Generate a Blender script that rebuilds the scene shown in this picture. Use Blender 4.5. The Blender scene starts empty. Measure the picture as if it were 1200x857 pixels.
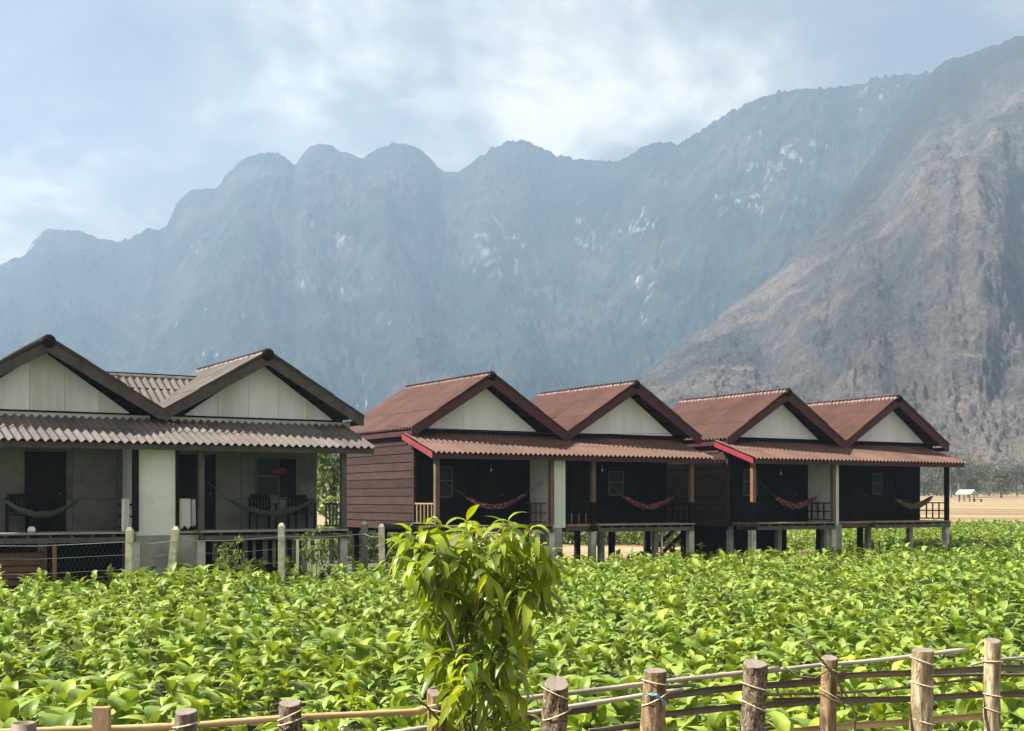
import bpy, math, random
import numpy as np
from mathutils import Vector, Matrix, noise as mnoise
random.seed(7)
rng = np.random.default_rng(7)
R = math.radians
sc = bpy.context.scene
COL = sc.collection

# ------------------------------------------------------------ camera
CZ = 2.4                      # camera height above the field
F, HX, HY = 1500.0, 600.0, 586.0
cam = bpy.data.cameras.new('camera'); cam_o = bpy.data.objects.new('camera', cam); COL.objects.link(cam_o)
cam.sensor_width = 36; cam.lens = 36 * F / 1200
cam.shift_y = (HY - 428.5) / 1200
cam.clip_end = 12000; cam.clip_start = 0.05
cam_o.location = (0, 0, CZ); cam_o.rotation_euler = (R(90), 0, 0)
sc.camera = cam_o

# ------------------------------------------------------------ light
SUN_EL = 46.0
SUN_DIR = Vector((-0.97, -0.13, 0)).normalized()          # horizontal direction towards the sun
sd = Vector((SUN_DIR.x * math.cos(R(SUN_EL)), SUN_DIR.y * math.cos(R(SUN_EL)), math.sin(R(SUN_EL))))
sun = bpy.data.lights.new('sun', 'SUN'); sun.energy = 5.0; sun.angle = R(0.6); sun.color = (1.0, 0.95, 0.86)
sun_o = bpy.data.objects.new('sun', sun); COL.objects.link(sun_o)
sun_o.rotation_euler = (-sd).to_track_quat('-Z', 'Y').to_euler(); sun_o.location = (-40, -20, 60)

world = bpy.data.worlds.new('World'); sc.world = world; world.use_nodes = True
wt = world.node_tree; wt.nodes.clear()
def N(t, typ, **kw):
    n = t.nodes.new(typ)
    for k, v in kw.items(): setattr(n, k, v)
    return n
def ramp(t, fac, stops, interp='LINEAR'):
    r = t.nodes.new('ShaderNodeValToRGB'); r.color_ramp.interpolation = interp
    el = r.color_ramp.elements
    while len(el) < len(stops): el.new(0.5)
    for e, (p, c) in zip(el, stops):
        e.position = p; e.color = (*c, 1) if len(c) == 3 else c
    t.links.new(fac, r.inputs[0]); return r.outputs[0]
def mixc(t, fac, a, b, mode='MIX'):
    m = t.nodes.new('ShaderNodeMix'); m.data_type = 'RGBA'; m.blend_type = mode
    for s, v in ((m.inputs[0], fac), (m.inputs[6], a), (m.inputs[7], b)):
        if hasattr(v, 'is_linked'): t.links.new(v, s)
        elif isinstance(v, (int, float)): s.default_value = v
        else: s.default_value = (*v, 1)
    return m.outputs[2]
def mth(t, op, a, b=None, c=None, clamp=False):
    m = t.nodes.new('ShaderNodeMath'); m.operation = op; m.use_clamp = clamp
    for i, v in enumerate((a, b, c)):
        if v is None: continue
        if hasattr(v, 'is_linked'): t.links.new(v, m.inputs[i])
        else: m.inputs[i].default_value = v
    return m.outputs[0]
def noi(t, vec, scale, detail=4, rough=0.55, dist=0.0):
    n = t.nodes.new('ShaderNodeTexNoise'); n.inputs['Scale'].default_value = scale
    n.inputs['Detail'].default_value = detail; n.inputs['Roughness'].default_value = rough
    n.inputs['Distortion'].default_value = dist
    t.links.new(vec, n.inputs['Vector']); return n.outputs['Fac']
def vmap(t, vec, loc=(0, 0, 0), rot=(0, 0, 0), scale=(1, 1, 1)):
    m = t.nodes.new('ShaderNodeMapping')
    m.inputs['Location'].default_value = loc; m.inputs['Rotation'].default_value = rot; m.inputs['Scale'].default_value = scale
    t.links.new(vec, m.inputs['Vector']); return m.outputs[0]

sky = N(wt, 'ShaderNodeTexSky', sky_type='NISHITA'); sky.sun_disc = False
sky.sun_elevation = R(SUN_EL); sky.sun_rotation = math.atan2(sd.x, sd.y)
sky.dust_density = 2.0; sky.air_density = 1.0; sky.ozone_density = 1.0
CLOUD = (19.1, 25.3, 8.1)
tc = N(wt, 'ShaderNodeTexCoord')
sx = N(wt, 'ShaderNodeSeparateXYZ'); wt.links.new(tc.outputs['Generated'], sx.inputs[0])
zz = mth(wt, 'MAXIMUM', mth(wt, 'ADD', sx.outputs[2], 0.42), 0.08)
cx = N(wt, 'ShaderNodeCombineXYZ')
wt.links.new(mth(wt, 'DIVIDE', sx.outputs[0], zz), cx.inputs[0]); wt.links.new(mth(wt, 'DIVIDE', sx.outputs[1], zz), cx.inputs[1])
P1 = vmap(wt, cx.outputs[0], loc=CLOUD, scale=(1.0, 1.0, 1))
n1 = noi(wt, P1, 1.7, 9, 0.54, 0.25)
n2 = noi(wt, vmap(wt, P1, loc=(5, 2, 1)), 4.5, 9, 0.58, 0.3)
cover = ramp(wt, n1, [(0.38, (0.25,) * 3), (0.50, (1,) * 3)])
body = ramp(wt, mth(wt, 'ADD', mth(wt, 'MULTIPLY', n1, 0.45), mth(wt, 'MULTIPLY', n2, 0.55)),
            [(0.40, (1.1, 1.22, 1.5)), (0.46, (1.6, 1.65, 1.75)), (0.50, (2.2, 2.15, 2.1)), (0.54, (3.3, 3.1, 2.8)), (0.60, (5.4, 4.9, 4.1))])
skyc = mixc(wt, 0.9, sky.outputs[0], (1.3, 1.4, 1.65))
col = mixc(wt, cover, skyc, body)
bg = N(wt, 'ShaderNodeBackground'); bg.inputs[1].default_value = 0.11
wt.links.new(col, bg.inputs[0])
wo = N(wt, 'ShaderNodeOutputWorld'); wt.links.new(bg.outputs[0], wo.inputs[0])

vs = sc.view_settings; vs.view_transform = 'Standard'; vs.look = 'None'; vs.gamma = 1; vs.use_curve_mapping = False
vs.exposure = 1.45
sc.cycles.volume_bounces = 0
sc.cycles.max_bounces = 8; sc.cycles.transparent_max_bounces = 8
sc.cycles.volume_step_rate = 4

# ------------------------------------------------------------ helpers
def at(x, y, D):                     # photo position and distance -> point in the place
    return Vector(((x - HX) / F * D, D, CZ + (HY - y) / F * D))
class MB:
    def __init__(s): s.v = []; s.f = []
    def add(s, vs, fs):
        b = len(s.v); s.v += [tuple(v) for v in vs]; s.f += [tuple(i + b for i in f) for f in fs]; return s
    def box(s, a, b):
        (x0, y0, z0), (x1, y1, z1) = a, b
        x0, x1 = sorted((x0, x1)); y0, y1 = sorted((y0, y1)); z0, z1 = sorted((z0, z1))
        return s.add([(x0, y0, z0), (x1, y0, z0), (x1, y1, z0), (x0, y1, z0), (x0, y0, z1), (x1, y0, z1), (x1, y1, z1), (x0, y1, z1)],
                     [(0, 3, 2, 1), (4, 5, 6, 7), (0, 1, 5, 4), (1, 2, 6, 5), (2, 3, 7, 6), (3, 0, 4, 7)])
    def tube(s, pts, rad, n=6, cap=True):
        pts = [Vector(p) for p in pts]; m = len(pts)
        rads = rad if isinstance(rad, (list, tuple)) else [rad] * m
        rings = []
        for i, p in enumerate(pts):
            d = (pts[min(i + 1, m - 1)] - pts[max(i - 1, 0)]).normalized()
            u = d.cross(Vector((0, 0, 1)) if abs(d.z) < 0.95 else Vector((0, 1, 0))).normalized(); w = u.cross(d)
            rings.append([p + (u * math.cos(k * 2 * math.pi / n) + w * math.sin(k * 2 * math.pi / n)) * rads[i] for k in range(n)])
        vs = [v for r in rings for v in r]; fs = []
        for i in range(m - 1):
            for k in range(n):
                a = i * n + k; b = i * n + (k + 1) % n
                fs.append((a, b, b + n, a + n))
        if cap: fs += [tuple(range(n)), tuple(range((m - 1) * n, m * n))[::-1]]
        return s.add(vs, fs)
    def prism(s, poly, d):           # polygon (3d points) pushed along d
        poly = [Vector(p) for p in poly]; d = Vector(d); n = len(poly)
        vs = poly + [p + d for p in poly]
        fs = [tuple(range(n)), tuple(range(n, 2 * n))[::-1]] + [(i, (i + 1) % n + 0, (i + 1) % n + n, i + n) for i in range(n)]
        return s.add(vs, fs)
    def mesh(s, name, smooth=False):
        m = bpy.data.meshes.new(name); m.from_pydata(s.v, [], s.f); m.validate()
        m.update()
        import bmesh
        bm = bmesh.new(); bm.from_mesh(m); bmesh.ops.recalc_face_normals(bm, faces=bm.faces[:]); bm.to_mesh(m); bm.free()
        if smooth: m.polygons.foreach_set('use_smooth', [True] * len(m.polygons))
        return m
def link(name, mesh, parent=None, mat=None):
    o = bpy.data.objects.new(name, mesh); COL.objects.link(o)
    if parent: o.parent = parent
    if mat and mesh is not None and not mesh.materials: mesh.materials.append(mat)
    return o
def part(name, mb, mat, parent, smooth=False):
    return link(name, mb.mesh(name, smooth), parent, mat)
def tag(o, label=None, cat=None, group=None, kind=None):
    if label: o['label'] = label
    if cat: o['category'] = cat
    if group: o['group'] = group
    if kind: o['kind'] = kind
    return o
def thing(name, loc, label, cat, group=None, rz=0):
    o = bpy.data.objects.new(name, None); COL.objects.link(o); o.location = loc; o.rotation_euler = (0, 0, rz)
    o.empty_display_size = 0.2
    return tag(o, label, cat, group)
def copy_tree(root, parent=None):
    c = root.copy(); COL.objects.link(c); c.parent = parent
    for ch in KIDS.get(root.name, []) or list(root.children): copy_tree(ch, c)
    return c
KIDS = {}
def npmesh(name, V, Fq, tint=None, smooth=False):
    m = bpy.data.meshes.new(name); k = Fq.shape[1]
    m.vertices.add(len(V)); m.vertices.foreach_set('co', V.astype(np.float32).ravel())
    m.loops.add(Fq.size); m.loops.foreach_set('vertex_index', Fq.astype(np.int32).ravel())
    m.polygons.add(len(Fq)); m.polygons.foreach_set('loop_start', np.arange(0, Fq.size, k, dtype=np.int32))
    try: m.polygons.foreach_set('loop_total', np.full(len(Fq), k, dtype=np.int32))
    except Exception: pass
    m.update(calc_edges=True)
    if tint is not None:
        a = m.attributes.new('tint', 'FLOAT', 'POINT'); a.data.foreach_set('value', tint.astype(np.float32))
    if smooth: m.polygons.foreach_set('use_smooth', np.ones(len(Fq), dtype=bool))
    return m

# ------------------------------------------------------------ materials
def new_mat(name):
    m = bpy.data.materials.new(name); m.use_nodes = True; t = m.node_tree
    b = t.nodes['Principled BSDF']; return m, t, b
def ocoord(t): return N(t, 'ShaderNodeTexCoord').outputs['Object']
def orand(t): return N(t, 'ShaderNodeObjectInfo').outputs['Random']
def bump(t, b, h, strength=0.3, dist=0.02):
    bn = N(t, 'ShaderNodeBump'); bn.inputs['Strength'].default_value = strength; bn.inputs['Distance'].default_value = dist
    t.links.new(h, bn.inputs['Height']); t.links.new(bn.outputs[0], b.inputs['Normal'])
def weathered(name, dark, light, scale=6, stretch=(1, 1, 1), rough=0.7, var=0.25, bmp=0.25, stain=None, spec=0.3):
    m, t, b = new_mat(name); oc = ocoord(t)
    v = vmap(t, oc, scale=stretch)
    rl = N(t, 'ShaderNodeVectorMath'); rl.operation = 'ADD'; t.links.new(v, rl.inputs[0])
    rr = mth(t, 'MULTIPLY', orand(t), 37.0); t.links.new(rr, rl.inputs[1])
    v = rl.outputs[0]
    n = noi(t, v, scale, 6, 0.6); nf = noi(t, v, scale * 7, 3, 0.6)
    c = ramp(t, mth(t, 'ADD', mth(t, 'MULTIPLY', n, 0.7), mth(t, 'MULTIPLY', nf, 0.3)), [(0.32, dark), (0.68, light)])
    if stain:
        s = ramp(t, noi(t, v, scale * 0.35, 5, 0.65), [(0.5, (0, 0, 0)), (0.66, (1, 1, 1))])
        c = mixc(t, mth(t, 'MULTIPLY', s, 0.7), c, stain)
    k = mth(t, 'ADD', mth(t, 'MULTIPLY', orand(t), var), 1 - var / 2)
    hs = N(t, 'ShaderNodeHueSaturation'); t.links.new(k, hs.inputs['Value']); t.links.new(c, hs.inputs['Color'])
    t.links.new(hs.outputs[0], b.inputs['Base Color']); b.inputs['Roughness'].default_value = rough
    b.inputs['Specular IOR Level'].default_value = spec
    if bmp: bump(t, b, nf, bmp, 0.01)
    return m
M = {}
M['roof_red'] = weathered('roof_red', (0.080, 0.037, 0.029), (0.15, 0.074, 0.059), 1.1, (1, 0.5, 1), 0.7, 0.22, 0.2, (0.10, 0.06, 0.05))
M['roof_porch'] = weathered('roof_porch', (0.085, 0.042, 0.027), (0.165, 0.086, 0.060), 0.9, (1, 0.5, 1), 0.65, 0.3, 0.2, (0.09, 0.055, 0.045))
M['roof_grey'] = weathered('roof_grey', (0.075, 0.062, 0.055), (0.165, 0.138, 0.122), 1.6, (1, 0.35, 1), 0.8, 0.2, 0.25, (0.10, 0.09, 0.08))
M['cap_red'] = weathered('cap_red', (0.14, 0.09, 0.075), (0.30, 0.22, 0.19), 5, rough=0.8)
M['cap_grey'] = weathered('cap_grey', (0.14, 0.12, 0.11), (0.40, 0.34, 0.30), 5, rough=0.85)
M['maroon'] = weathered('maroon', (0.048, 0.012, 0.015), (0.085, 0.024, 0.029), 3, (1, 1, 1), 0.5, 0.12, 0.1)
M['maroon_sunlit'] = weathered('maroon_sunlit', (0.20, 0.025, 0.037), (0.28, 0.045, 0.06), 3, rough=0.45, var=0.05)  # lit copy of maroon: sun on the left-facing verge board put into the colour
M['barge_brown'] = weathered('barge_brown', (0.045, 0.034, 0.031), (0.11, 0.085, 0.078), 3, rough=0.7)
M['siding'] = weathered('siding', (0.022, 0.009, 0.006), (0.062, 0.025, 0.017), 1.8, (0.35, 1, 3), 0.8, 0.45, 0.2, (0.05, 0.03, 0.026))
M['siding_shaded'] = weathered('siding_shaded', (0.008, 0.0078, 0.006), (0.018, 0.016, 0.012), 1.8, (0.35, 1, 3), 0.95, 0.35, 0.2, spec=0.05)  # near-black copy of siding, porch shade put into the colour
M['cement_shaded'] = weathered('cement_shaded', (0.10, 0.105, 0.088), (0.18, 0.185, 0.155), 1.6, rough=0.9, var=0.25, stain=(0.05, 0.05, 0.04))  # darker copy of cement, shade under the porch roof put into the colour
M['dark_wood'] = weathered('dark_wood', (0.009, 0.007, 0.005), (0.020, 0.015, 0.011), 3, (1, 1, 0.4), 0.9, 0.3, 0.2, spec=0.08)
M['grey_wood'] = weathered('grey_wood', (0.06, 0.058, 0.05), (0.15, 0.14, 0.12), 4, (1, 1, 0.4), 0.85, 0.3, 0.3)
M['orange_wood'] = weathered('orange_wood', (0.17, 0.07, 0.032), (0.28, 0.13, 0.065), 4, (1, 1, 0.4), 0.55, 0.2, 0.2)
M['post_wood'] = weathered('post_wood', (0.11, 0.065, 0.048), (0.20, 0.125, 0.095), 4, (1, 1, 0.4), 0.65, 0.2, 0.2)
M['tan_wood'] = weathered('tan_wood', (0.26, 0.16, 0.085), (0.40, 0.28, 0.16), 4, (1, 1, 0.4), 0.6, 0.2, 0.2)
M['deck'] = weathered('deck', (0.22, 0.14, 0.09), (0.42, 0.29, 0.20), 3, (0.3, 1, 1), 0.75, 0.3, 0.2)
M['deck_grey'] = weathered('deck_grey', (0.22, 0.21, 0.18), (0.38, 0.36, 0.31), 3, (0.3, 1, 1), 0.8, 0.3, 0.2)
M['gable'] = weathered('gable', (0.74, 0.76, 0.74), (0.86, 0.87, 0.85), 0.9, (1.6, 1, 0.18), 0.7, 0.05, 0.05, (0.64, 0.65, 0.60))
M['gable_old'] = weathered('gable_old', (0.64, 0.66, 0.63), (0.82, 0.83, 0.81), 1.2, (1.8, 1, 0.2), 0.75, 0.06, 0.05, (0.50, 0.52, 0.45))
M['cream'] = weathered('cream', (0.42, 0.47, 0.36), (0.58, 0.62, 0.50), 1.4, rough=0.8, var=0.08)
M['plaster'] = weathered('plaster', (0.60, 0.64, 0.61), (0.78, 0.80, 0.78), 1.2, rough=0.8, var=0.08, stain=(0.52, 0.55, 0.50))
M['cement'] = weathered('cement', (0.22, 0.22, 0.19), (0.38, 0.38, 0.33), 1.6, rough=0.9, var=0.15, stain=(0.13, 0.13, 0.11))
M['concrete'] = weathered('concrete', (0.36, 0.35, 0.31), (0.62, 0.60, 0.55), 4, rough=0.9, var=0.2, stain=(0.22, 0.21, 0.17))
M['moss_concrete'] = weathered('moss_concrete', (0.24, 0.24, 0.15), (0.58, 0.56, 0.44), 9, rough=0.95, stain=(0.10, 0.11, 0.05))
M['white'] = weathered('white', (0.62, 0.64, 0.62), (0.8, 0.8, 0.78), 6, rough=0.6, var=0.1)
M['towel'] = weathered('towel', (0.66, 0.67, 0.66), (0.80, 0.80, 0.79), 8, rough=0.95, var=0.1)
M['rope'] = weathered('rope', (0.45, 0.36, 0.22), (0.72, 0.60, 0.40), 30, rough=0.9)
M['twig'] = weathered('twig', (0.12, 0.10, 0.05), (0.28, 0.22, 0.11), 20, rough=0.9)
M['blue_rope'] = weathered('blue_rope', (0.10, 0.32, 0.42), (0.42, 0.62, 0.68), 60, rough=0.8)
M['wire'] = weathered('wire', (0.16, 0.16, 0.15), (0.28, 0.28, 0.27), 8, rough=0.5)
M['dull_frame'] = weathered('dull_frame', (0.05, 0.055, 0.05), (0.10, 0.105, 0.10), 8, rough=0.8)
M['cable'] = weathered('cable', (0.03, 0.03, 0.03), (0.06, 0.06, 0.06), 8, rough=0.6)
M['bamboo_grey'] = weathered('bamboo_grey', (0.30, 0.27, 0.22), (0.58, 0.53, 0.45), 5, (0.15, 1, 1), 0.5, 0.15, 0.15, (0.20, 0.17, 0.12))
M['bamboo_tan'] = weathered('bamboo_tan', (0.42, 0.28, 0.12), (0.66, 0.50, 0.26), 5, (0.15, 1, 1), 0.45, 0.1, 0.15)
M['bamboo_dark'] = weathered('bamboo_dark', (0.10, 0.075, 0.055), (0.24, 0.19, 0.14), 6, (0.12, 1, 1), 0.6, 0.3, 0.2)
M['hut_roof'] = weathered('hut_roof', (0.6, 0.6, 0.58), (0.8, 0.8, 0.78), 2, rough=0.6)
M['trunk'] = weathered('trunk', (0.10, 0.085, 0.065), (0.22, 0.19, 0.15), 3, (1, 1, 0.3), 0.9)
def bark(name, dark, light, scale, wave, spk=0.0):
    m, t, b = new_mat(name); oc = ocoord(t)
    v = vmap(t, oc, scale=(1, 1, 0.22 if wave else 0.6))
    n = noi(t, v, scale, 7, 0.7, 0.6); n3 = noi(t, oc, scale * 0.25, 3, 0.5)
    c = ramp(t, n, [(0.41, dark), (0.5, tuple((a + b_) / 2 for a, b_ in zip(dark, light))), (0.58, light)])
    c = mixc(t, mth(t, 'MULTIPLY', n3, 0.5), c, tuple(x * 0.6 for x in light))
    if spk:
        s = ramp(t, noi(t, oc, scale * 1.6, 2, 0.5), [(0.62, (0, 0, 0)), (0.68, (1, 1, 1))])
        c = mixc(t, mth(t, 'MULTIPLY', s, spk), c, (0.62, 0.5, 0.42))
    t.links.new(c, b.inputs['Base Color']); b.inputs['Roughness'].default_value = 0.9
    bump(t, b, n, 1.0, 0.03)
    return m
M['bark_dark'] = bark('bark_dark', (0.018, 0.012, 0.007), (0.36, 0.26, 0.16), 34, False, 0.7)
M['bark_brown'] = bark('bark_brown', (0.09, 0.052, 0.024), (0.48, 0.32, 0.16), 22, True, 0.3)
M['bark_pale'] = bark('bark_pale', (0.15, 0.10, 0.05), (0.70, 0.55, 0.33), 20, True, 0.2)
M['bark_grey'] = bark('bark_grey', (0.10, 0.08, 0.06), (0.36, 0.28, 0.21), 24, True, 0.3)
def cut_mat():
    m, t, b = new_mat('cut_wood'); oc = ocoord(t)
    w = N(t, 'ShaderNodeTexWave', wave_type='RINGS', rings_direction='Z'); w.inputs['Scale'].default_value = 38
    w.inputs['Distortion'].default_value = 3; w.inputs['Detail'].default_value = 3
    t.links.new(oc, w.inputs[0])
    c = ramp(t, w.outputs['Fac'], [(0.2, (0.13, 0.10, 0.08)), (0.8, (0.30, 0.25, 0.20))])
    t.links.new(c, b.inputs['Base Color']); b.inputs['Roughness'].default_value = 0.9
    return m
M['cut_wood'] = cut_mat()
def hammock_mat(name, a, b_, c_):
    m, t, b = new_mat(name); oc = ocoord(t)
    w = N(t, 'ShaderNodeTexVoronoi'); w.inputs['Scale'].default_value = 9; t.links.new(oc, w.inputs['Vector'])
    n = noi(t, oc, 14, 3)
    c = ramp(t, w.outputs['Distance'], [(0.25, a), (0.45, b_)])
    c = mixc(t, ramp(t, n, [(0.52, (0, 0, 0)), (0.6, (1, 1, 1))]), c, c_)
    t.links.new(c, b.inputs['Base Color']); b.inputs['Roughness'].default_value = 0.9
    return m
M['hammock_red'] = hammock_mat('hammock_red', (0.30, 0.035, 0.05), (0.13, 0.015, 0.03), (0.40, 0.28, 0.27))
M['hammock_green'] = hammock_mat('hammock_green', (0.03, 0.06, 0.045), (0.05, 0.08, 0.06), (0.08, 0.10, 0.08))
M['hammock_brown'] = hammock_mat('hammock_brown', (0.18, 0.11, 0.05), (0.13, 0.10, 0.045), (0.28, 0.21, 0.12))
def glass_mat():
    m, t, b = new_mat('window_glass'); b.inputs['Base Color'].default_value = (0.008, 0.012, 0.011, 1); b.inputs['Roughness'].default_value = 0.3; b.inputs['Specular IOR Level'].default_value = 0.15
    return m
M['glass'] = glass_mat()
def plain(name, c, rough=0.7):
    m, t, b = new_mat(name); oc = ocoord(t)
    cc = ramp(t, noi(t, oc, 6, 3), [(0.3, tuple(x * 0.8 for x in c)), (0.7, tuple(min(x * 1.15, 1) for x in c))])
    t.links.new(cc, b.inputs['Base Color']); b.inputs['Roughness'].default_value = rough
    return m
M['bulb'] = plain('bulb', (0.7, 0.7, 0.66), 0.3)
M['lantern'] = plain('lantern', (0.10, 0.015, 0.02))
M['netting'] = plain('netting', (0.05, 0.055, 0.05), 0.8)

def leaf_mat(name, stops, src, trans=0.35, rough=0.42, veins=True):
    m = bpy.data.materials.new(name); m.use_nodes = True; t = m.node_tree; t.nodes.clear()
    if src == 'rand': f = orand(t)
    else: f = N(t, 'ShaderNodeAttribute', attribute_name='tint').outputs['Fac']
    c = ramp(t, f, stops)
    geo = N(t, 'ShaderNodeNewGeometry')
    nn = noi(t, geo.outputs['Position'], 9.0, 3, 0.6)
    k = N(t, 'ShaderNodeHueSaturation'); t.links.new(c, k.inputs['Color'])
    t.links.new(mth(t, 'ADD', mth(t, 'MULTIPLY', nn, 0.6), 0.72), k.inputs['Value'])
    c = k.outputs[0]
    b = N(t, 'ShaderNodeBsdfPrincipled'); t.links.new(c, b.inputs['Base Color'])
    b.inputs['Roughness'].default_value = rough; b.inputs['Specular IOR Level'].default_value = 0.4
    bump(t, b, noi(t, geo.outputs['Position'], 60.0, 3, 0.6), 0.35, 0.004)
    tr = N(t, 'ShaderNodeBsdfTranslucent')
    hs = N(t, 'ShaderNodeHueSaturation'); t.links.new(c, hs.inputs['Color']); hs.inputs['Hue'].default_value = 0.475
    hs.inputs['Saturation'].default_value = 1.1; hs.inputs['Value'].default_value = 1.5
    t.links.new(hs.outputs[0], tr.inputs[0])
    mx = N(t, 'ShaderNodeMixShader'); mx.inputs[0].default_value = trans
    t.links.new(b.outputs[0], mx.inputs[1]); t.links.new(tr.outputs[0], mx.inputs[2])
    o = N(t, 'ShaderNodeOutputMaterial'); t.links.new(mx.outputs[0], o.inputs[0])
    return m
TOB = [(0.0, (0.13, 0.20, 0.032)), (0.45, (0.21, 0.30, 0.05)), (0.80, (0.28, 0.37, 0.055)), (0.93, (0.34, 0.42, 0.045)), (1.0, (0.34, 0.38, 0.04))]
M['tobacco'] = leaf_mat('tobacco_leaf', TOB, 'rand', 0.20, 0.45)
M['tobacco_attr'] = leaf_mat('tobacco_leaf_field', TOB, 'attr', 0.20, 0.45)
MAN = [(0.0, (0.06, 0.105, 0.015)), (0.4, (0.14, 0.21, 0.022)), (0.75, (0.27, 0.34, 0.03)), (1.0, (0.34, 0.40, 0.04))]
M['mango'] = leaf_mat('mango_leaf', MAN, 'rand', 0.35, 0.32)
M['mango_attr'] = leaf_mat('mango_leaf_mass', MAN, 'attr', 0.35, 0.32)
M['shrub_attr'] = leaf_mat('shrub_leaf', [(0, (0.05, 0.09, 0.025)), (1, (0.20, 0.26, 0.06))], 'attr', 0.35, 0.5)
M['dry_attr'] = leaf_mat('dry_tree_leaf', [(0, (0.05, 0.065, 0.04)), (0.6, (0.12, 0.13, 0.075)), (1, (0.22, 0.20, 0.13))], 'attr', 0.3, 0.7)
M['stem'] = plain('stem_green', (0.16, 0.22, 0.07), 0.6)
M['weed_attr'] = leaf_mat('weed_leaf', [(0, (0.09, 0.12, 0.03)), (0.7, (0.24, 0.28, 0.06)), (1, (0.45, 0.38, 0.18))], 'attr', 0.35, 0.6)

# ------------------------------------------------------------ noise (numpy)
_perm = rng.permutation(512)
def vnoise(x, y, seed=0):
    xi = np.floor(x).astype(int); yi = np.floor(y).astype(int); xf = x - xi; yf = y - yi
    u = xf * xf * xf * (xf * (xf * 6 - 15) + 10); v = yf * yf * yf * (yf * (yf * 6 - 15) + 10)
    def g(ix, iy, dx, dy):
        h = _perm[(_perm[(ix + seed * 17) % 512] + iy) % 512] * (2 * np.pi / 512)
        return np.cos(h) * dx + np.sin(h) * dy
    a = g(xi, yi, xf, yf); b = g(xi + 1, yi, xf - 1, yf); c = g(xi, yi + 1, xf, yf - 1); d = g(xi + 1, yi + 1, xf - 1, yf - 1)
    return (a * (1 - u) + b * u) * (1 - v) + (c * (1 - u) + d * u) * v * 1.0
def fbm(x, y, o=5, seed=0, ridged=False):
    s = 0; a = 1.0; n = 0
    for k in range(o):
        q = vnoise(x * 2 ** k, y * 2 ** k, seed + k) * 1.4
        if ridged: q = 1 - 2 * np.abs(q) - 0.4
        s = s + q * a; n += a; a *= 0.52
    return s / n

# ------------------------------------------------------------ ground
def gz(X, Y):
    X = np.asarray(X, float); Y = np.asarray(Y, float)
    far = np.clip(Y - 75, 0, None)
    z = 0.0123 * far * far / (far + 25) + np.clip(Y - 420, 0, None) * 0.01
    fy = 7.1 + 0.42 * X                         # the fence line
    bank = np.clip((fy + 0.95 - Y) / 1.0, 0, 1); bank = bank * bank * (3 - 2 * bank)
    return z + 0.55 * bank
gx = np.concatenate([-np.geomspace(3000, 14, 40), np.linspace(-13, 13, 66), np.geomspace(14, 3000, 40)])
gy = np.concatenate([np.linspace(-30, 4, 8), np.linspace(4.4, 14, 60), np.linspace(14.5, 120, 60), np.geomspace(123, 2960, 50)])
GX, GY = np.meshgrid(gx, gy); GZ = gz(GX, GY) + 0.02 * vnoise(GX * 1.3, GY * 1.3)
GZ += np.clip(GY - 120, 0, 200) / 200 * 0.15 * vnoise(GX * .03, GY * .03, 3)
nx, ny = len(gx), len(gy); idx = np.arange(nx * ny).reshape(ny, nx)
Q = np.stack([idx[:-1, :-1], idx[:-1, 1:], idx[1:, 1:], idx[1:, :-1]], -1).reshape(-1, 4)
gm = npmesh('ground', np.stack([GX, GY, GZ], -1).reshape(-1, 3), Q, smooth=True)
m, t, b = new_mat('ground_soil')
geo = N(t, 'ShaderNodeNewGeometry'); pos = geo.outputs['Position']
s_ = N(t, 'ShaderNodeSeparateXYZ'); t.links.new(pos, s_.inputs[0])
soil = ramp(t, noi(t, pos, 1.7, 6, 0.65), [(0.3, (0.03, 0.024, 0.014)), (0.7, (0.075, 0.058, 0.034))])
st = vmap(t, pos, rot=(0, 0, 0.12), scale=(0.012, 0.11, 1))
straw = ramp(t, noi(t, st, 1.0, 7, 0.62), [(0.32, (0.19, 0.125, 0.055)), (0.5, (0.32, 0.225, 0.115)), (0.68, (0.45, 0.34, 0.19))])
straw = mixc(t, ramp(t, noi(t, pos, 0.35, 5, 0.7), [(0.55, (0, 0, 0)), (0.72, (0.6, 0.6, 0.6))]), straw, (0.22, 0.19, 0.09))
yard = mth(t, 'ADD', s_.outputs[1], mth(t, 'MULTIPLY', noi(t, pos, 0.6, 3), 5.0))
f1 = mth(t, 'MULTIPLY', mth(t, 'SUBTRACT', yard, 49.0), 0.5, clamp=True)
f2 = mth(t, 'MULTIPLY', mth(t, 'ADD', s_.outputs[0], 4.0), 0.5, clamp=True)
f3 = mth(t, 'MULTIPLY', mth(t, 'SUBTRACT', s_.outputs[1], 90.0), 0.1, clamp=True)
straw = mixc(t, mth(t, 'MAXIMUM', f2, f3), (0.09, 0.11, 0.035), straw)
f1 = mth(t, 'MAXIMUM', f1, mth(t, 'MULTIPLY', mth(t, 'SUBTRACT', yard, 42.5), mth(t, 'SUBTRACT', 1.0, f2), clamp=True))
c = mixc(t, f1, soil, straw)
t.links.new(c, b.inputs['Base Color']); b.inputs['Roughness'].default_value = 0.95
bump(t, b, noi(t, pos, 3.0, 6, 0.7), 0.6, 0.06)
g_o = link('ground', gm, None, m); tag(g_o, 'brown field soil giving way to a tan harvested field', None, None, 'structure')

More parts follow.
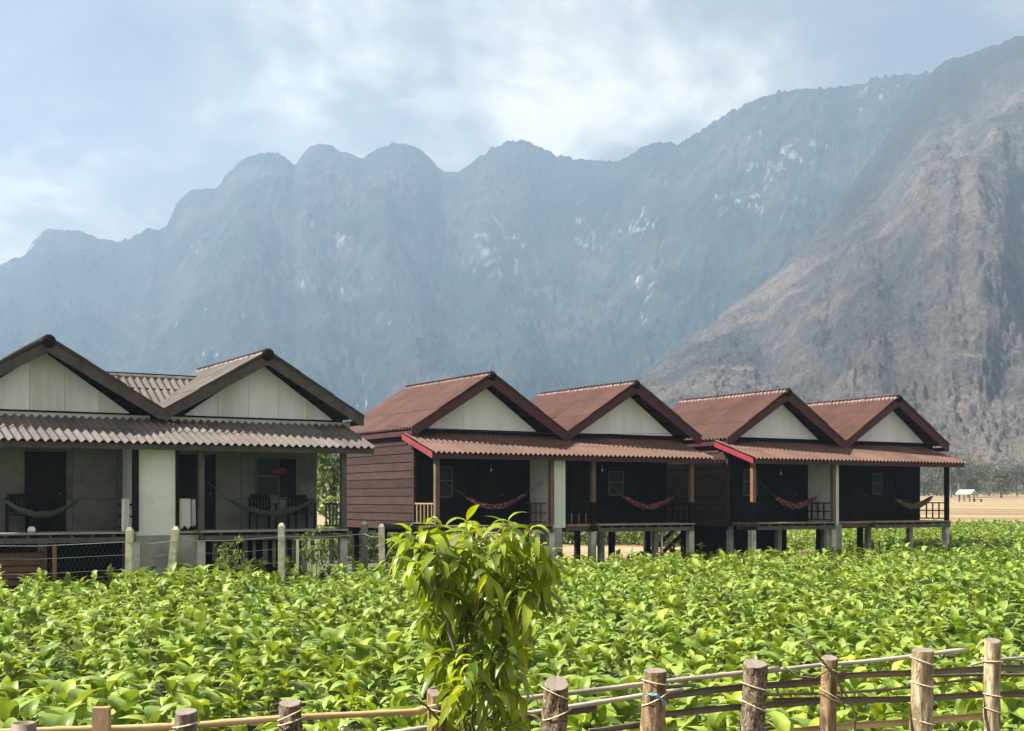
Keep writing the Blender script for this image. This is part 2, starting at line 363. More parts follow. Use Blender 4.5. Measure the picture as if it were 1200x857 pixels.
# ------------------------------------------------------------ mountains
def crest_fn(pts):
    px = np.array([p[0] for p in pts], float); py = np.array([p[1] for p in pts], float)
    return lambda x: np.interp(x, px, py)
sky_pts = [(-900, 330), (-500, 250), (-300, 330), (-120, 345), (0, 311), (14, 303), (28, 301), (36, 288), (46, 274), (58, 268), (80, 270), (100, 272), (112, 279), (128, 281), (142, 284), (150, 280),
           (158, 277), (170, 270), (180, 267), (190, 272), (197, 262), (203, 246), (212, 232), (224, 222), (238, 221), (250, 223), (258, 216), (266, 205), (276, 193), (290, 184), (308, 179), (322, 180), (336, 184), (344, 196),
           (350, 190), (358, 175), (372, 168), (388, 170), (398, 178), (412, 180), (424, 187), (436, 178), (452, 170), (472, 168), (488, 172), (500, 181), (510, 192), (517, 201), (528, 201), (536, 203), (548, 194),
           (562, 184), (580, 172), (600, 164), (616, 164), (630, 172), (650, 182), (670, 186), (700, 188), (724, 189), (738, 182), (752, 172), (768, 167), (784, 168), (796, 169), (812, 158), (834, 144), (856, 130),
           (880, 119), (905, 109), (930, 105), (960, 103), (985, 103), (1010, 98), (1030, 92), (1050, 87), (1075, 87), (1090, 84), (1110, 78), (1200, 74), (1400, 150), (1700, 190), (2200, 220)]
spur_pts = [(500, 590), (640, 560), (700, 490), (747, 446), (780, 420), (810, 398), (840, 375), (862, 356), (890, 336), (915, 314), (942, 288), (967, 258), (995, 220), (1025, 180), (1050, 146),
            (1072, 112), (1088, 90), (1097, 79), (1112, 70), (1130, 66), (1148, 60), (1165, 54), (1180, 48), (1200, 41), (1260, 20), (1350, -30), (1500, -60), (1800, -80), (2300, 50)]
def mountain(name, pts, Yb_fn, Yc_fn, x0, x1, nxx, nyy, prof, namp, label, mat, seed, behind=500, tree=2.2):
    X = np.linspace(x0, x1, nxx); cf = crest_fn(pts)
    k = np.ones(7) / 7
    cy = cf(X)
    cy = np.convolve(np.pad(cy, 3, 'edge'), k, 'valid')
    Yb = Yb_fn(X); Yc = Yc_fn(X)
    s = np.concatenate([np.linspace(0, 1, nyy), 1 + np.linspace(0.02, 1, nyy // 6) ** 1.3])
    S, XX = np.meshgrid(s, X, indexing='ij')
    YB, YC = Yb[None], Yc[None]
    Y = np.where(S <= 1, YB + (YC - YB) * S, YC + (S - 1) * behind)
    base = gz(XX * 0 + 0, YB)
    AX = (XX - HX) / F
    crz = CZ + (HY - cy)[None] / F * YC
    wx = AX * 1500; wy = Y
    # spurs and gullies: warp the profile sideways
    w1 = fbm(wx / 260, wy / 900 + 3, 4, seed); w2 = fbm(wx / 110 + 0.5 * w1, wy / 150, 6, seed + 9, True); w3 = fbm(wx / 26, wy / 30, 5, seed + 21)
    sp = np.clip(S + 0.10 * w1 * np.sin(np.pi * np.clip(S, 0, 1)) * 2, 0, 1)
    h = np.interp(sp, [p[0] for p in prof], [p[1] for p in prof])
    env = np.sin(np.pi * np.clip(S, 0, 1)) ** 0.75
    H0 = base + (crz - base) * h
    H0 = H0 + env * namp * (0.9 * w2 + 0.45 * w3 - 0.15)
    fall = np.clip(S - 1, 0, 1)
    H0 = np.where(S > 1, crz * (1 - 0.75 * fall) + 0 * S, H0)
    hf = fbm(wx / 9, wy / 9, 3, seed + 40)
    H0 = H0 + tree * hf * (0.5 + 0.9 * (vnoise(wx / 60, wy / 60, seed + 3) > -0.05)) * np.clip(S * 12, 0, 1)
    # nothing in front may stand above the crest line
    ang = (H0 - CZ) / Y; lim = (crz - CZ) / YC
    over = (S < 0.985) & (ang > lim * 0.995)
    H0 = np.where(over, CZ + (lim * 0.995) * Y, H0)
    V = np.stack([AX * Y, Y, H0], -1).reshape(-1, 3)
    a, bb = S.shape; idx = np.arange(a * bb).reshape(a, bb)
    Q = np.stack([idx[:-1, :-1], idx[:-1, 1:], idx[1:, 1:], idx[1:, :-1]], -1).reshape(-1, 4)
    py = HY - (H0 - CZ) / Y * F
    if name == 'mountain_range':
        fo = 0 * S
        for (ax, ay, aw, ah) in ((888, 205, 26, 34), (860, 225, 30, 22), (405, 288, 16, 10), (455, 311, 12, 9), (570, 298, 34, 22), (600, 325, 30, 16), (755, 268, 12, 10), (920, 175, 16, 14), (300, 300, 14, 10), (690, 285, 14, 8)):
            fo = np.maximum(fo, np.exp(-((XX - ax) / aw) ** 2 - ((py - ay) / ah) ** 2))
    else: fo = np.clip((1380 - XX) / 160, 0, 1) * np.clip((S - 0.60 - np.clip((XX - 1090) / 110, 0, 1) * 0.10 + 0.12 * w1 + .1 * w3) / 0.2, 0, 1) * np.clip((XX - 930) / 60, 0, 1)
    o = link(name, npmesh(name, V, Q, fo.reshape(-1), True), None, mat)
    return tag(o, label, None, None, 'structure')
def mountain_mat(name, green, dry, rock, scrub, tanamt, rockamt):
    m, t, b = new_mat(name); geo = N(t, 'ShaderNodeNewGeometry'); pos = geo.outputs['Position']
    big = noi(t, pos, 0.006, 6, 0.6, 0.4); mid = noi(t, pos, 0.035, 6, 0.7); fine = noi(t, pos, 0.30, 5, 0.75)
    c = ramp(t, mth(t, 'ADD', mth(t, 'MULTIPLY', big, 0.6), mth(t, 'MULTIPLY', mid, 0.4)), [(0.40, green), (0.50, scrub), (0.60, dry)])
    tex = ramp(t, fine, [(0.34, (0.35,) * 3), (0.52, (1.0,) * 3), (0.68, (1.6,) * 3)])
    c = mixc(t, 0.85, c, tex, 'MULTIPLY')
    fa_ = N(t, 'ShaderNodeAttribute', attribute_name='tint').outputs['Fac']
    if tanamt > 0.6: c = mixc(t, mth(t, 'MULTIPLY', fa_, 0.92), c, mixc(t, 0.85, (0.040, 0.040, 0.036), tex, 'MULTIPLY'))
    vst = vmap(t, pos, scale=(1, 1, 0.28))
    rk = noi(t, vst, 0.045, 6, 0.7, 0.8); big2 = noi(t, pos, 0.0075, 3, 0.5)
    nz = N(t, 'ShaderNodeSeparateXYZ'); t.links.new(geo.outputs['Normal'], nz.inputs[0])
    steep = ramp(t, nz.outputs[2], [(0.30, (1, 1, 1)), (0.72, (0.0, 0.0, 0.0))])
    rmask = mth(t, 'MULTIPLY', ramp(t, mth(t, 'ADD', mth(t, 'ADD', mth(t, 'MULTIPLY', rk, 0.6), mth(t, 'MULTIPLY', fa_, 0.10 if tanamt < 0.6 else 0.0)), mth(t, 'MULTIPLY', big2, 0.4)), [(rockamt, (0, 0, 0)), (rockamt + 0.035, (1, 1, 1))]), steep)
    c = mixc(t, rmask, c, rock)
    t.links.new(c, b.inputs['Base Color']); b.inputs['Roughness'].default_value = 1.0; b.inputs['Specular IOR Level'].default_value = 0.1
    bump(t, b, mth(t, 'ADD', fine, mid), 1.0, 5.0)
    return m
M['far_mount'] = mountain_mat('forested_limestone', (0.014, 0.030, 0.022), (0.10, 0.085, 0.072), (0.60, 0.57, 0.52), (0.040, 0.046, 0.040), 0.5, 0.588)
M['near_mount'] = mountain_mat('dry_hillside', (0.060, 0.060, 0.052), (0.22, 0.175, 0.14), (0.42, 0.40, 0.39), (0.12, 0.105, 0.09), 0.7, 0.60)
mountain('mountain_range', sky_pts, lambda x: 1250 + 0 * x, lambda x: 2600 + 0 * x - np.clip(x - 600, 0, 900) * 0.9, -520, 1750, 1500, 210,
         [(0, 0), (0.2, 0.08), (0.45, 0.27), (0.62, 0.42), (0.76, 0.62), (0.88, 0.84), (1, 1)], 36,
         'hazy blue limestone ridge with rounded summits across the horizon', M['far_mount'], 1, 350, 8.5)
mountain('mountain_slope', spur_pts, lambda x: 470 + np.clip(1000 - x, 0, 500) * 0.35, lambda x: 1900 - np.clip(1100 - x, 0, 460) * 2.3 - np.clip(x - 1100, 0, 800) * 0.5, 520, 2000, 1050, 260,
         [(0, 0), (0.12, 0.07), (0.4, 0.34), (0.7, 0.68), (0.9, 0.9), (1, 1)], 9,
         'nearer dry brown mountainside rising to the right edge', M['near_mount'], 5, 300, 4.0)

# ------------------------------------------------------------ bungalow rows
def sheet_mesh(name, width, length, pitch, amp, mat, nseg=8):
    n = max(1, round(width / pitch)); k = n * nseg; V = []; Fs = []
    for i in range(k + 1):
        x = width * i / k; z = amp * math.cos(2 * math.pi * i / nseg)
        V += [(x, 0, z), (x, length, z), (x, 0, z - 0.008), (x, length, z - 0.008)]
    for i in range(k):
        a = 4 * i; c = a + 4
        Fs += [(a, c, c + 1, a + 1), (a + 2, a + 3, c + 3, c + 2), (a, a + 2, c + 2, c), (a + 1, c + 1, c + 3, a + 3)]
    Fs += [(0, 1, 3, 2), (4 * k, 4 * k + 2, 4 * k + 3, 4 * k + 1)]
    m = bpy.data.meshes.new(name); m.from_pydata(V, [], Fs); m.update(); m.materials.append(mat)
    m.polygons.foreach_set('use_smooth', [True] * len(m.polygons))
    m.set_sharp_from_angle(angle=R(40))
    return m
def put(name, mesh, parent, org, xd, yd):
    xd = Vector(xd).normalized(); yd = Vector(yd).normalized(); zd = xd.cross(yd)
    o = link(name, mesh, parent)
    mt = Matrix.Identity(4)
    for i in range(3): mt[i][0] = xd[i]; mt[i][1] = yd[i]; mt[i][2] = zd[i]; mt[i][3] = org[i]
    o.matrix_basis = mt
    return o

def bungalow(row):
    """one building = two gabled rooms side by side behind one porch roof; local x along the front, y to the back, z up from ground"""
    q = ROWS[row]; old = row == 0
    th = thing('bungalow', (q['X'], q['Y'], 0), q['label'], 'bungalow', 'paired gabled bungalows at the far edge of the field', q['yaw'])
    w = q['w']; L = 6.0; zA = CZ + q['zA']; zV = CZ + q['zV']; bh = 0.20
    roofM = M['roof_grey' if old else 'roof_red']; porM = M['roof_grey' if old else 'roof_porch']
    capM = M['cap_grey' if old else 'cap_red']; bargeM = M['barge_brown' if old else 'maroon']
    pitch = 0.205; amp = 0.036 if old else 0.042
    ztip = zV + bh                     # roof surface height at the lower corner
    slope = Vector((w, 0, zA - 0.05 - ztip)); sl = slope.length; ang = slope.normalized()
    nc = 3; cl = sl / nc + 0.10
    nsh = 6; sw = (L + 0.1) / nsh
    sm = sheet_mesh('roof_sheet', sw + 0.0, cl, sw / round(sw / pitch), amp, roofM)
    zD = CZ - 0.79; zF = CZ + 1.24     # deck top, porch fascia bottom
    for c in (-2 * w, 0):
        r = MB()
        for s in (-1, 1):              # rafters and purlins under the sheets
            for k in range(4):
                f = (k + 0.35) / 4; x = c + s * w * (1 - f) * 0.97; z = ztip + (zA - 0.05 - ztip) * f - 0.075
                r.box((x - 0.03, 0.03, z - 0.04), (x + 0.03, L - 0.05, z + 0.03))
        roof = part('gable_roof', r, M['dark_wood'], th)
        for s in (-1, 1):
            for k in range(nc):
                for j in range(nsh):
                    f = k / nc; lift = 0.012 * (k)+ random.uniform(-0.003, 0.003)
                    org = Vector((c + s * w * (1 - f), 0, ztip + (zA - 0.05 - ztip) * f + amp + lift + 0.01 + (0.012 if k else 0)))
                    up = Vector((-s * ang.x, 0, ang.z + random.uniform(-.002, .002)))
                    if s == -1: put('roof_sheet', sm, roof, (org.x, L - j * sw, org.z), (0, -1, 0), up)
                    else: put('roof_sheet', sm, roof, (org.x, -0.1 + j * sw, org.z), (0, 1, 0), up)
        # ridge caps
        ncap = 14; cm = MB()
        for i in range(2):
            y = i * (L + 0.2) / ncap * 1.12
            rr = 0.15 if i == 0 else 0.13
            cm.v += [(math.cos(a) * rr, y, math.sin(a) * rr * 0.85) for a in [R(x) for x in range(-10, 191, 25)]]
        nv = len(cm.v) // 2
        cm.f += [(i, i + 1, i + 1 + nv, i + nv) for i in range(nv - 1)]
        if 'cap%d' % old not in MS:
            ms = cm.mesh('ridge_cap', True); ms.materials.append(capM); MS['cap%d' % old] = ms
        for j in range(ncap):
            o = link('ridge_cap', MS['cap%d' % old], roof); o.location = (c, -0.12 + j * (L + 0.2) / ncap, zA - 0.06 + random.uniform(-0.006, 0.006)); o.rotation_euler = (random.uniform(-.01, .01), random.uniform(-.03, .03), 0)
        e = MB(); e.tube([(c, -0.15, zA - 0.05), (c, -0.10, zA - 0.05), (c, 0.0, zA - 0.05)], [0.11, 0.14, 0.14] if not old else [0.13, 0.17, 0.17], 10)
        part('ridge_end_cap', e, M['dark_wood'], roof, True)
        # barge boards front and back
        for yb in (-0.045, L - 0.02):
            for s in (-1, 1):
                o_ = 0.0 if s < 0 else 0.0015
                bm_ = MB(); bm_.prism([(c + s * 0.001, yb + o_, zA - 0.045), (c + s * w, yb + o_, zV + bh + 0.035), (c + s * w, yb + o_, zV), (c + s * (w - 0.1), yb + o_, zV + 0.0), (c + s * 0.001, yb + o_, zA - 0.09 - bh - 0.04)], (0, 0.035, 0))
                part('barge_board', bm_, bargeM, roof)
        # side eave boards
        for s in (-1, 1):
            if (c < -1) == (s > 0): continue
            eb = MB(); eb.box((c + s * (w - 0.03), 0.0, zV + 0.02), (c + s * (w - 0.06), L - 0.03, zV + bh - 0.03)); part('eave_board', eb, bargeM, roof)
        # gable wall: boards with their own seams
        gy = 0.5; gb = CZ + 2.26; half = 2.12 if old else 2.0; gtop = CZ + 3.66 + (0.06 if old else 0)
        xs = [-half, -1.22, -0.35, 0.5, 1.35, half] if old else [-half, -0.72, 0.62, half]
        for a, b2 in zip(xs[:-1], xs[1:]):
            hz = lambda x: gb + 0.02 + (gtop - gb) * (1 - abs(x) / half)
            pts = [(a + 0.004, gy, gb), (b2 - 0.004, gy, gb), (b2 - 0.004, gy, hz(b2))]
            if a < 0 < b2: pts.append((0, gy, hz(0)))
            pts.append((a + 0.004, gy, hz(a)))
            g = MB(); g.prism([(c + p[0], p[1], p[2]) for p in pts], (0, 0.02, 0)); part('gable_panel', g, M['gable_old' if old else 'gable'], th)
        tb = MB(); tb.box((c - half - 0.3, gy - 0.03, gb - 0.045), (c + half + 0.3, gy + 0.04, gb - 0.003)); part('gable_trim', tb, M['dark_wood'], th)
        fb = MB(); fb.box((c - half - 0.55, gy + 0.0, gb - 0.3), (c + half + 0.55, gy + 0.05, gb - 0.047)); part('gable_base_board', fb, M['cream' if old else 'dark_wood'], th)
        # rear gable
        g = MB(); g.prism([(c - half, L - 0.5, gb), (c + half, L - 0.5, gb), (c, L - 0.5, gtop)], (0, 0.02, 0)); part('gable_panel', g, M['gable_old'], th)
    # porch roof
    pr = q['fascia']; yF = -1.6; zFt = zF + 0.15; zB = CZ + (2.05 if old else 2.02); yB = 0.52
    vec = Vector((0, yB - yF, zB - zFt)); pl = vec.length; n = round((pr[1] - pr[0]) / 1.03); swp = (pr[1] - pr[0]) / n
    smp = sheet_mesh('porch_sheet', swp, pl / 2 + 0.10, swp / round(swp / (pitch if old else 0.172)), 0.036, porM)
    r = MB()
    for i in range(9):
        x = pr[0] + 0.15 + (pr[1] - pr[0] - 0.3) * i / 8
        r.prism([(x - 0.03, yF + 0.06, zFt - 0.02), (x + 0.03, yF + 0.06, zFt - 0.02), (x + 0.03, yF + 0.06, zFt - 0.10), (x - 0.03, yF + 0.06, zFt - 0.10)], (0, (yB - yF) - .1, (zB - zFt) - 0.03))
    r.box((pr[0] + 0.3, -1.26, zF + 0.08), (pr[1] - 0.3, -1.14, zF + 0.20))
    proof = part('porch_roof', r, M['dark_wood'], th)
    for k in range(2):
        for j in range(n):
            org = Vector((pr[0] + j * swp, yF - 0.10, zFt - 0.01)) + vec * (k / 2.0)
            org.z += amp + 0.02 * k + random.uniform(-0.002, 0.004)
            put('porch_sheet', smp, proof, org, (1, 0, random.uniform(-.002, .002)), vec)
    fa = MB(); fa.box((pr[0] + 0.02, yF - 0.0, zF), (pr[1] - 0.02, yF + 0.03, zF + 0.145)); part('fascia_board', fa, bargeM, proof)
    for sx_, xx in ((0, pr[0]), (1, pr[1] - 0.03)):
        bb = MB(); bb.prism([(xx, yF - 0.004, zF - 0.003), (xx, yF - 0.004, zFt + 0.03), (xx, yB - 0.1, zB + 0.03), (xx, yB - 0.1, zB - 0.14)], (0.03, 0, 0))
        part('verge_board', bb, M['barge_brown'] if old else (M['maroon_sunlit'] if sx_ == 0 else M['maroon']), proof)
    # room walls
    x0, x1 = q['wall']; yw0, yw1 = 0.16, L - 0.45; ztop = zV + 0.28
    fr = MB()
    for x in (x0 + 0.06, x1 - 0.06, (x0 + x1) / 2):
        for y in (yw0 + 0.1, yw1 - 0.1): fr.box((x - 0.05, y - 0.05, zD - 0.05), (x + 0.05, y + 0.05, ztop if y > 1 else CZ + 1.75))
    fr.box((x0 + 0.05, yw0 + 0.5, ztop - 0.06), (x1 - 0.05, yw1 - 0.05, ztop)); fr.box((x0 + 0.05, yw0 + 0.05, zD - 0.12), (x1 - 0.05, yw1 - 0.05, zD - 0.06))
    wall = part('wall', fr, M['dark_wood'], th)
    cladM = M['cement'] if old else M['siding']
    if old:
        def panels(xa, ya, xb, yb, n_, zlo, zhi, nm='wall_panel'):
            d = Vector((xb - xa, yb - ya, 0)); nrm = Vector((d.y, -d.x, 0)).normalized() * 0.02
            for i in range(n_):
                a = Vector((xa, ya, 0)) + d * ((i + 0.006) / n_); b2 = Vector((xa, ya, 0)) + d * ((i + 0.994) / n_)
                for (za, zb) in ((zlo, zlo + 0.9), (zlo + 0.91, min(zhi, CZ + 1.78) if min(a.y, b2.y) < 0.3 else zhi)):
                    p = MB(); p.prism([(a.x, a.y, za), (b2.x, b2.y, za), (b2.x, b2.y, zb), (a.x, a.y, zb)], nrm); part(nm, p, M['cement_shaded'] if (ya == yb == yw0) else cladM, wall)
        panels(x0, yw0, x1, yw0, 9, zD - 0.1, CZ + 1.78); bk = MB(); bk.box((x0 + .02, yw0 + .022, zD - .1), (x1 - .02, yw0 + .04, CZ + 1.78)); part('wall_lining', bk, M['dark_wood'], wall); panels(x1, yw0, x1, yw1, 5, zD - 0.1, ztop); panels(x1, yw1, x0, yw1, 9, zD - 0.1, ztop); panels(x0, yw1, x0, yw0, 5, zD - 0.1, ztop)
    else:
        nb = 12
        for (xa, ya, xb, yb) in ((x0, yw0, x1, yw0), (x1, yw0, x1, yw1), (x1, yw1, x0, yw1), (x0, yw1, x0, yw0)):
            d = Vector((xb - xa, yb - ya, 0)); nv_ = Vector((d.y, -d.x, 0)).normalized(); bhh = ((CZ + 1.78 if ya == yb == yw0 else ztop) - (zD - 0.14)) / nb
            for i in range(nb):
                za = zD - 0.14 + i * bhh + random.uniform(-.008, .008); zb = zD - 0.14 + (i + 1) * bhh + 0.03
                a = Vector((xa, ya, 0)); b2 = a + d
                if zb > CZ + 1.85 and xa == xb: a.y = max(a.y, 0.62); b2.y = max(b2.y, 0.62)
                tilt = random.uniform(0.028, 0.042)
                p = MB(); p.add([a + nv_ * tilt + Vector((0, 0, za)), b2 + nv_ * tilt + Vector((0, 0, za + random.uniform(-.006, .006))), b2 + nv_ * 0.006 + Vector((0, 0, zb)), a + nv_ * 0.006 + Vector((0, 0, zb)),
                                 a - nv_ * 0.012 + Vector((0, 0, za)), b2 - nv_ * 0.012 + Vector((0, 0, za)), b2 - nv_ * 0.014 + Vector((0, 0, zb)), a - nv_ * 0.014 + Vector((0, 0, zb))],
                                [(0, 1, 2, 3), (4, 7, 6, 5), (0, 4, 5, 1), (1, 5, 6, 2), (2, 6, 7, 3), (3, 7, 4, 0)])
                part('siding_board', p, M['siding_shaded'] if (ya == yb == yw0) else cladM, wall)
        cb = MB(); cb.box((x0 - 0.05, yw0 - 0.05, zD - 0.14), (x0 + 0.04, yw0 + 0.04, CZ + 1.75)); part('corner_post', cb, M['siding'], wall)
    # doors and windows in the front wall
    for dx in q['doors']:
        dd = MB(); dd.box((dx - 0.42, yw0 - 0.055, zD + 0.01), (dx + 0.42, yw0 - 0.02, zD + 1.92)); door = part('door', dd, M['dark_wood'], th)
        df = MB()
        for s in (-1, 1): df.box((dx + s * 0.42, yw0 - 0.075, zD), (dx + s * 0.49, yw0 + 0.0, zD + 1.99))
        df.box((dx - 0.42, yw0 - 0.073, zD + 1.925), (dx + 0.42, yw0, zD + 1.985)); part('door_frame', df, M['dark_wood'], door)
        for k in range(3):
            pn = MB(); pn.box((dx - 0.31, yw0 - 0.068, zD + 0.15 + k * 0.6), (dx + 0.31, yw0 - 0.056, zD + 0.65 + k * 0.6)); part('door_panel', pn, M['dark_wood'], door)
        hd = MB(); hd.tube([(dx + 0.34, yw0 - 0.06, zD + 0.95), (dx + 0.34, yw0 - 0.11, zD + 0.95)], 0.018, 6); part('handle', hd, M['wire'], door)
    for (wx, wz, ww, wh) in q['windows']:
        wf = MB(); fw = 0.035
        for s in (-1, 1): wf.box((wx + s * ww / 2 - fw / 2, yw0 - 0.085, wz - wh / 2), (wx + s * ww / 2 + fw / 2, yw0 - 0.04, wz + wh / 2))
        for zz_ in (wz - wh / 2 - 0.02, wz + 0.02, wz + wh / 2 - 0.02): wf.box((wx - ww / 2 + fw / 2 + .001, yw0 - 0.083, zz_), (wx + ww / 2 - fw / 2 - .001, yw0 - 0.042, zz_ + fw))
        win = part('window', wf, M['dull_frame'], th)
        pn = MB(); pn.box((wx - ww / 2, yw0 - 0.06, wz - wh / 2), (wx + ww / 2, yw0 - 0.05, wz + wh / 2)); part('pane', pn, M['glass'], win)
        sh = MB(); sh.box((wx + ww / 2 + 0.03, yw0 - 0.09, wz - wh / 2 - 0.03), (wx + ww / 2 + 0.5, yw0 - 0.05, wz + wh / 2)); part('shutter', sh, M['dark_wood'], win)
    # white party wall running out to the porch front
    bx0, bx1 = q['block']; pw = MB()
    pw.box((bx0, -1.12, zD - 0.1), (bx1, yw0 - 0.02, zF + 0.35)); part('party_wall', pw, M['plaster'], th)
    if old:
        fw_ = MB(); fw_.box((bx0 - 0.02, -1.14, 0), (q['gap'][1], yw0 - 0.05, zD - 0.103)); part('foundation_wall', fw_, M['cement'], th)
        bb = MB(); bb.box((bx1 + 0.005, -1.16, zD - 0.1), (bx1 + 0.09, -1.06, zF + 0.1)); part('corner_post', bb, M['dark_wood'], th)
    else:
        pc = MB(); pc.box((bx0 + 0.06, -1.17, 0), (bx0 + 0.40, -0.85, zD - 0.103)); part('concrete_pillar', pc, M['cement'], th)
    # small deck between
    g0, g1 = q['gap']
    dk = MB(); dk.box((bx1 + 0.1, -1.0, zD - 0.20), (g1 + 0.06, -0.92, zD - 0.06)); gp = part('step_deck', dk, M['dark_wood'] if old else M['post_wood'], th)
    pb = MB(); pb.box((bx1 + 0.1, -1.1, zD - 0.058), (g1 + 0.06, yw0 - 0.06, zD - 0.01)); part('deck_board', pb, M['deck_grey' if old else 'deck'], gp)
    if row == 1:
        for k in range(3):
            pk = MB(); pk.box((bx1 + 0.25 + k * 0.28, -1.09, zD - 0.01), (bx1 + 0.29 + k * 0.28, -1.05, zD + 0.36)); part('picket', pk, M['post_wood'], gp)
    sg = MB(); sg.box((bx1 + 0.18, yw0 - 0.085, zD + 1.30), (bx1 + 0.36, yw0 - 0.06, zD + 1.38)); part('wall_plate', sg, M['white'], th)
    # decks
    for (a, b2) in q['decks']:
        jm = MB()
        jm.box((a, -1.31, zD - 0.25), (b2, -1.22, zD - 0.125)); jm.box((a, -0.3, zD - 0.25), (b2, -0.22, zD - 0.125))
        dk = part('deck', jm, M['grey_wood'], th)
        nj = max(3, round((b2 - a) / 0.52))
        for k in range(nj + 1):
            x = a + 0.03 + (b2 - a - 0.06) * k / nj
            j = MB(); j.box((x - 0.028, -1.30, zD - 0.123), (x + 0.028, yw0 - 0.1, zD - 0.043)); part('joist', j, M['grey_wood'] if old else M['post_wood'], dk)
        nbd = 9; wdt = (yw0 - 0.1 + 1.36) / nbd
        for k in range(nbd):
            y = -1.36 + k * wdt
            j = MB(); j.box((a - random.uniform(0, .03), y + 0.005, zD - 0.041), (b2 + random.uniform(0, .03), y + wdt - 0.005, zD + random.uniform(-.004, .003))); part('deck_board', j, M['deck_grey' if old else 'deck'], dk)
    # porch posts on concrete stilts
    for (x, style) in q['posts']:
        top = zF + 0.08
        if style == 'two':  # post in two tones: dark up to rail height, paler above
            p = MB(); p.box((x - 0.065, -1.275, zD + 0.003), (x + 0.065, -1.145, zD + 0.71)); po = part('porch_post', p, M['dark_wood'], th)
            p = MB(); p.box((x - 0.07, -1.28, zD + 0.712), (x + 0.07, -1.14, top)); part('post_upper', p, M[q['upper_tone']], po)
        else:
            p = MB(); p.box((x - 0.07, -1.28, zD + 0.003), (x + 0.07, -1.14, top)); part('porch_post', p, M[style], th)
        p = MB(); p.box((x - 0.10, -1.26, -0.1), (x + 0.10, -1.06, zD - 0.252)); part('stilt', p, M['concrete'], th)
    for x in np.linspace(x0 + 0.3, x1 - 0.3, 5):
        for y in (0.4, 3.0, yw1 - 0.3):
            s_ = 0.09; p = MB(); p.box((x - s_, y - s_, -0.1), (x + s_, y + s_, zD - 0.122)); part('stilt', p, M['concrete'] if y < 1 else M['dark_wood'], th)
    for (a, b2) in ((x0, x1),):
        p = MB()
        for y in (0.42, 3.0, yw1 - 0.3): p.box((a, y - 0.05, zD - 0.28), (b2, y + 0.05, zD - 0.122))
        part('floor_beam', p, M['dark_wood'], th)
    # railings
    for (x, mat_, style) in q['rails']:
        rl = MB(); y0, y1 = -1.13, yw0 - 0.07; zt = zD + 0.70
        rl.box((x - 0.03, y0, zt - 0.045), (x + 0.03, y1, zt)); 
        if style != 'bal': rl.box((x - 0.022, y0, zD + 0.36), (x + 0.022, y1, zD + 0.40))
        rl.box((x - 0.022, y0, zD + 0.06), (x + 0.022, y1, zD + 0.10))
        ro = part('railing', rl, M[mat_], th); nn_ = 5 if style == 'bal' else 3
        for k in range(nn_):
            y = y0 + (y1 - y0) * (k + (0.5 if style == 'bal' else 1)) / (nn_ + (0 if style == 'bal' else 1)); bl = MB()
            for (za, zb) in (((zD + 0.101, zt - 0.046),) if style == 'bal' else ((zD + 0.101, zD + 0.359), (zD + 0.401, zt - 0.046))):
                bl.box((x - 0.02, y - 0.02, za), (x + 0.02, y + 0.02, zb))
            part('baluster', bl, M[mat_], ro)
    for (x, y, z) in q['bulbs']:
        bl = MB(); bl.tube([(x, y, z + 0.16), (x, y, z + 0.03)], 0.008, 4); bl.tube([(x, y, z + 0.04), (x, y, z + 0.02), (x, y, z - 0.02), (x, y, z - 0.05)], [0.02, 0.025, 0.042, 0.012], 8); part('light_bulb', bl, M['bulb'], th, True)
    if old:
        # lower cross roof between the gables, seen in the notch
        cr = MB()
        for k in range(3): cr.box((-5.3, 2.1 + k * 0.9, 5.0 + k * 0.5), (-0.4, 2.16 + k * 0.9, 5.06 + k * 0.5))
        cro = part('cross_roof', cr, M['dark_wood'], th)
        v = Vector((0, 1.75, 1.0)); cs = sheet_mesh('cross_sheet', 1.02, v.length, 0.204, 0.030, M['roof_grey'])
        for j in range(5): put('cross_sheet', cs, cro, (-5.4 + j * 1.02, 1.9, CZ + 2.52), (1, 0, 0), v)
        rc = MB(); rc.tube([(-5.4, 3.68, CZ + 3.54), (-0.3, 3.68, CZ + 3.54)], 0.07, 6); part('ridge_cap', rc, M['cap_grey'], cro)
        nt = MB()
        for k in range(46):       # crossed wire of the netting under the deck
            x = q['decks'][0][0] + k * 0.11; nt.tube([(x, -1.0, 0.3), (x + 0.5, -1.0, zD - 0.27)], 0.005, 3); nt.tube([(x + 0.5, -1.003, 0.3), (x, -1.003, zD - 0.27)], 0.005, 3)
        tag(part('netting', nt, M['netting'], th), None, None, None, 'stuff')
        bw = MB(); bw.box((x0 + 0.2, 1.6, 0), (x1 - 0.1, 1.65, zD - 0.13)); part('skirting_wall', bw, M['dark_wood'], th)
        for k in range(14):       # broken picket skirt under the right porch
            x = g1 + 0.35 + k * 0.27; hh = random.uniform(0.5, 0.75)
            p = MB(); p.box((x, -1.15, zD - 0.27 - hh), (x + random.uniform(.07, .14), -1.12, zD - 0.27)); part('skirt_board', p, M['grey_wood'], th)
    if row == 2:
        bx = MB(); bx.box((-8.0, 0.9, 0), (-4.9, 3.2, zD - 0.15)); part('storage_box', bx, M['dark_wood'], th)
    return th
MS = {}
WIN_Z = CZ + 0.62
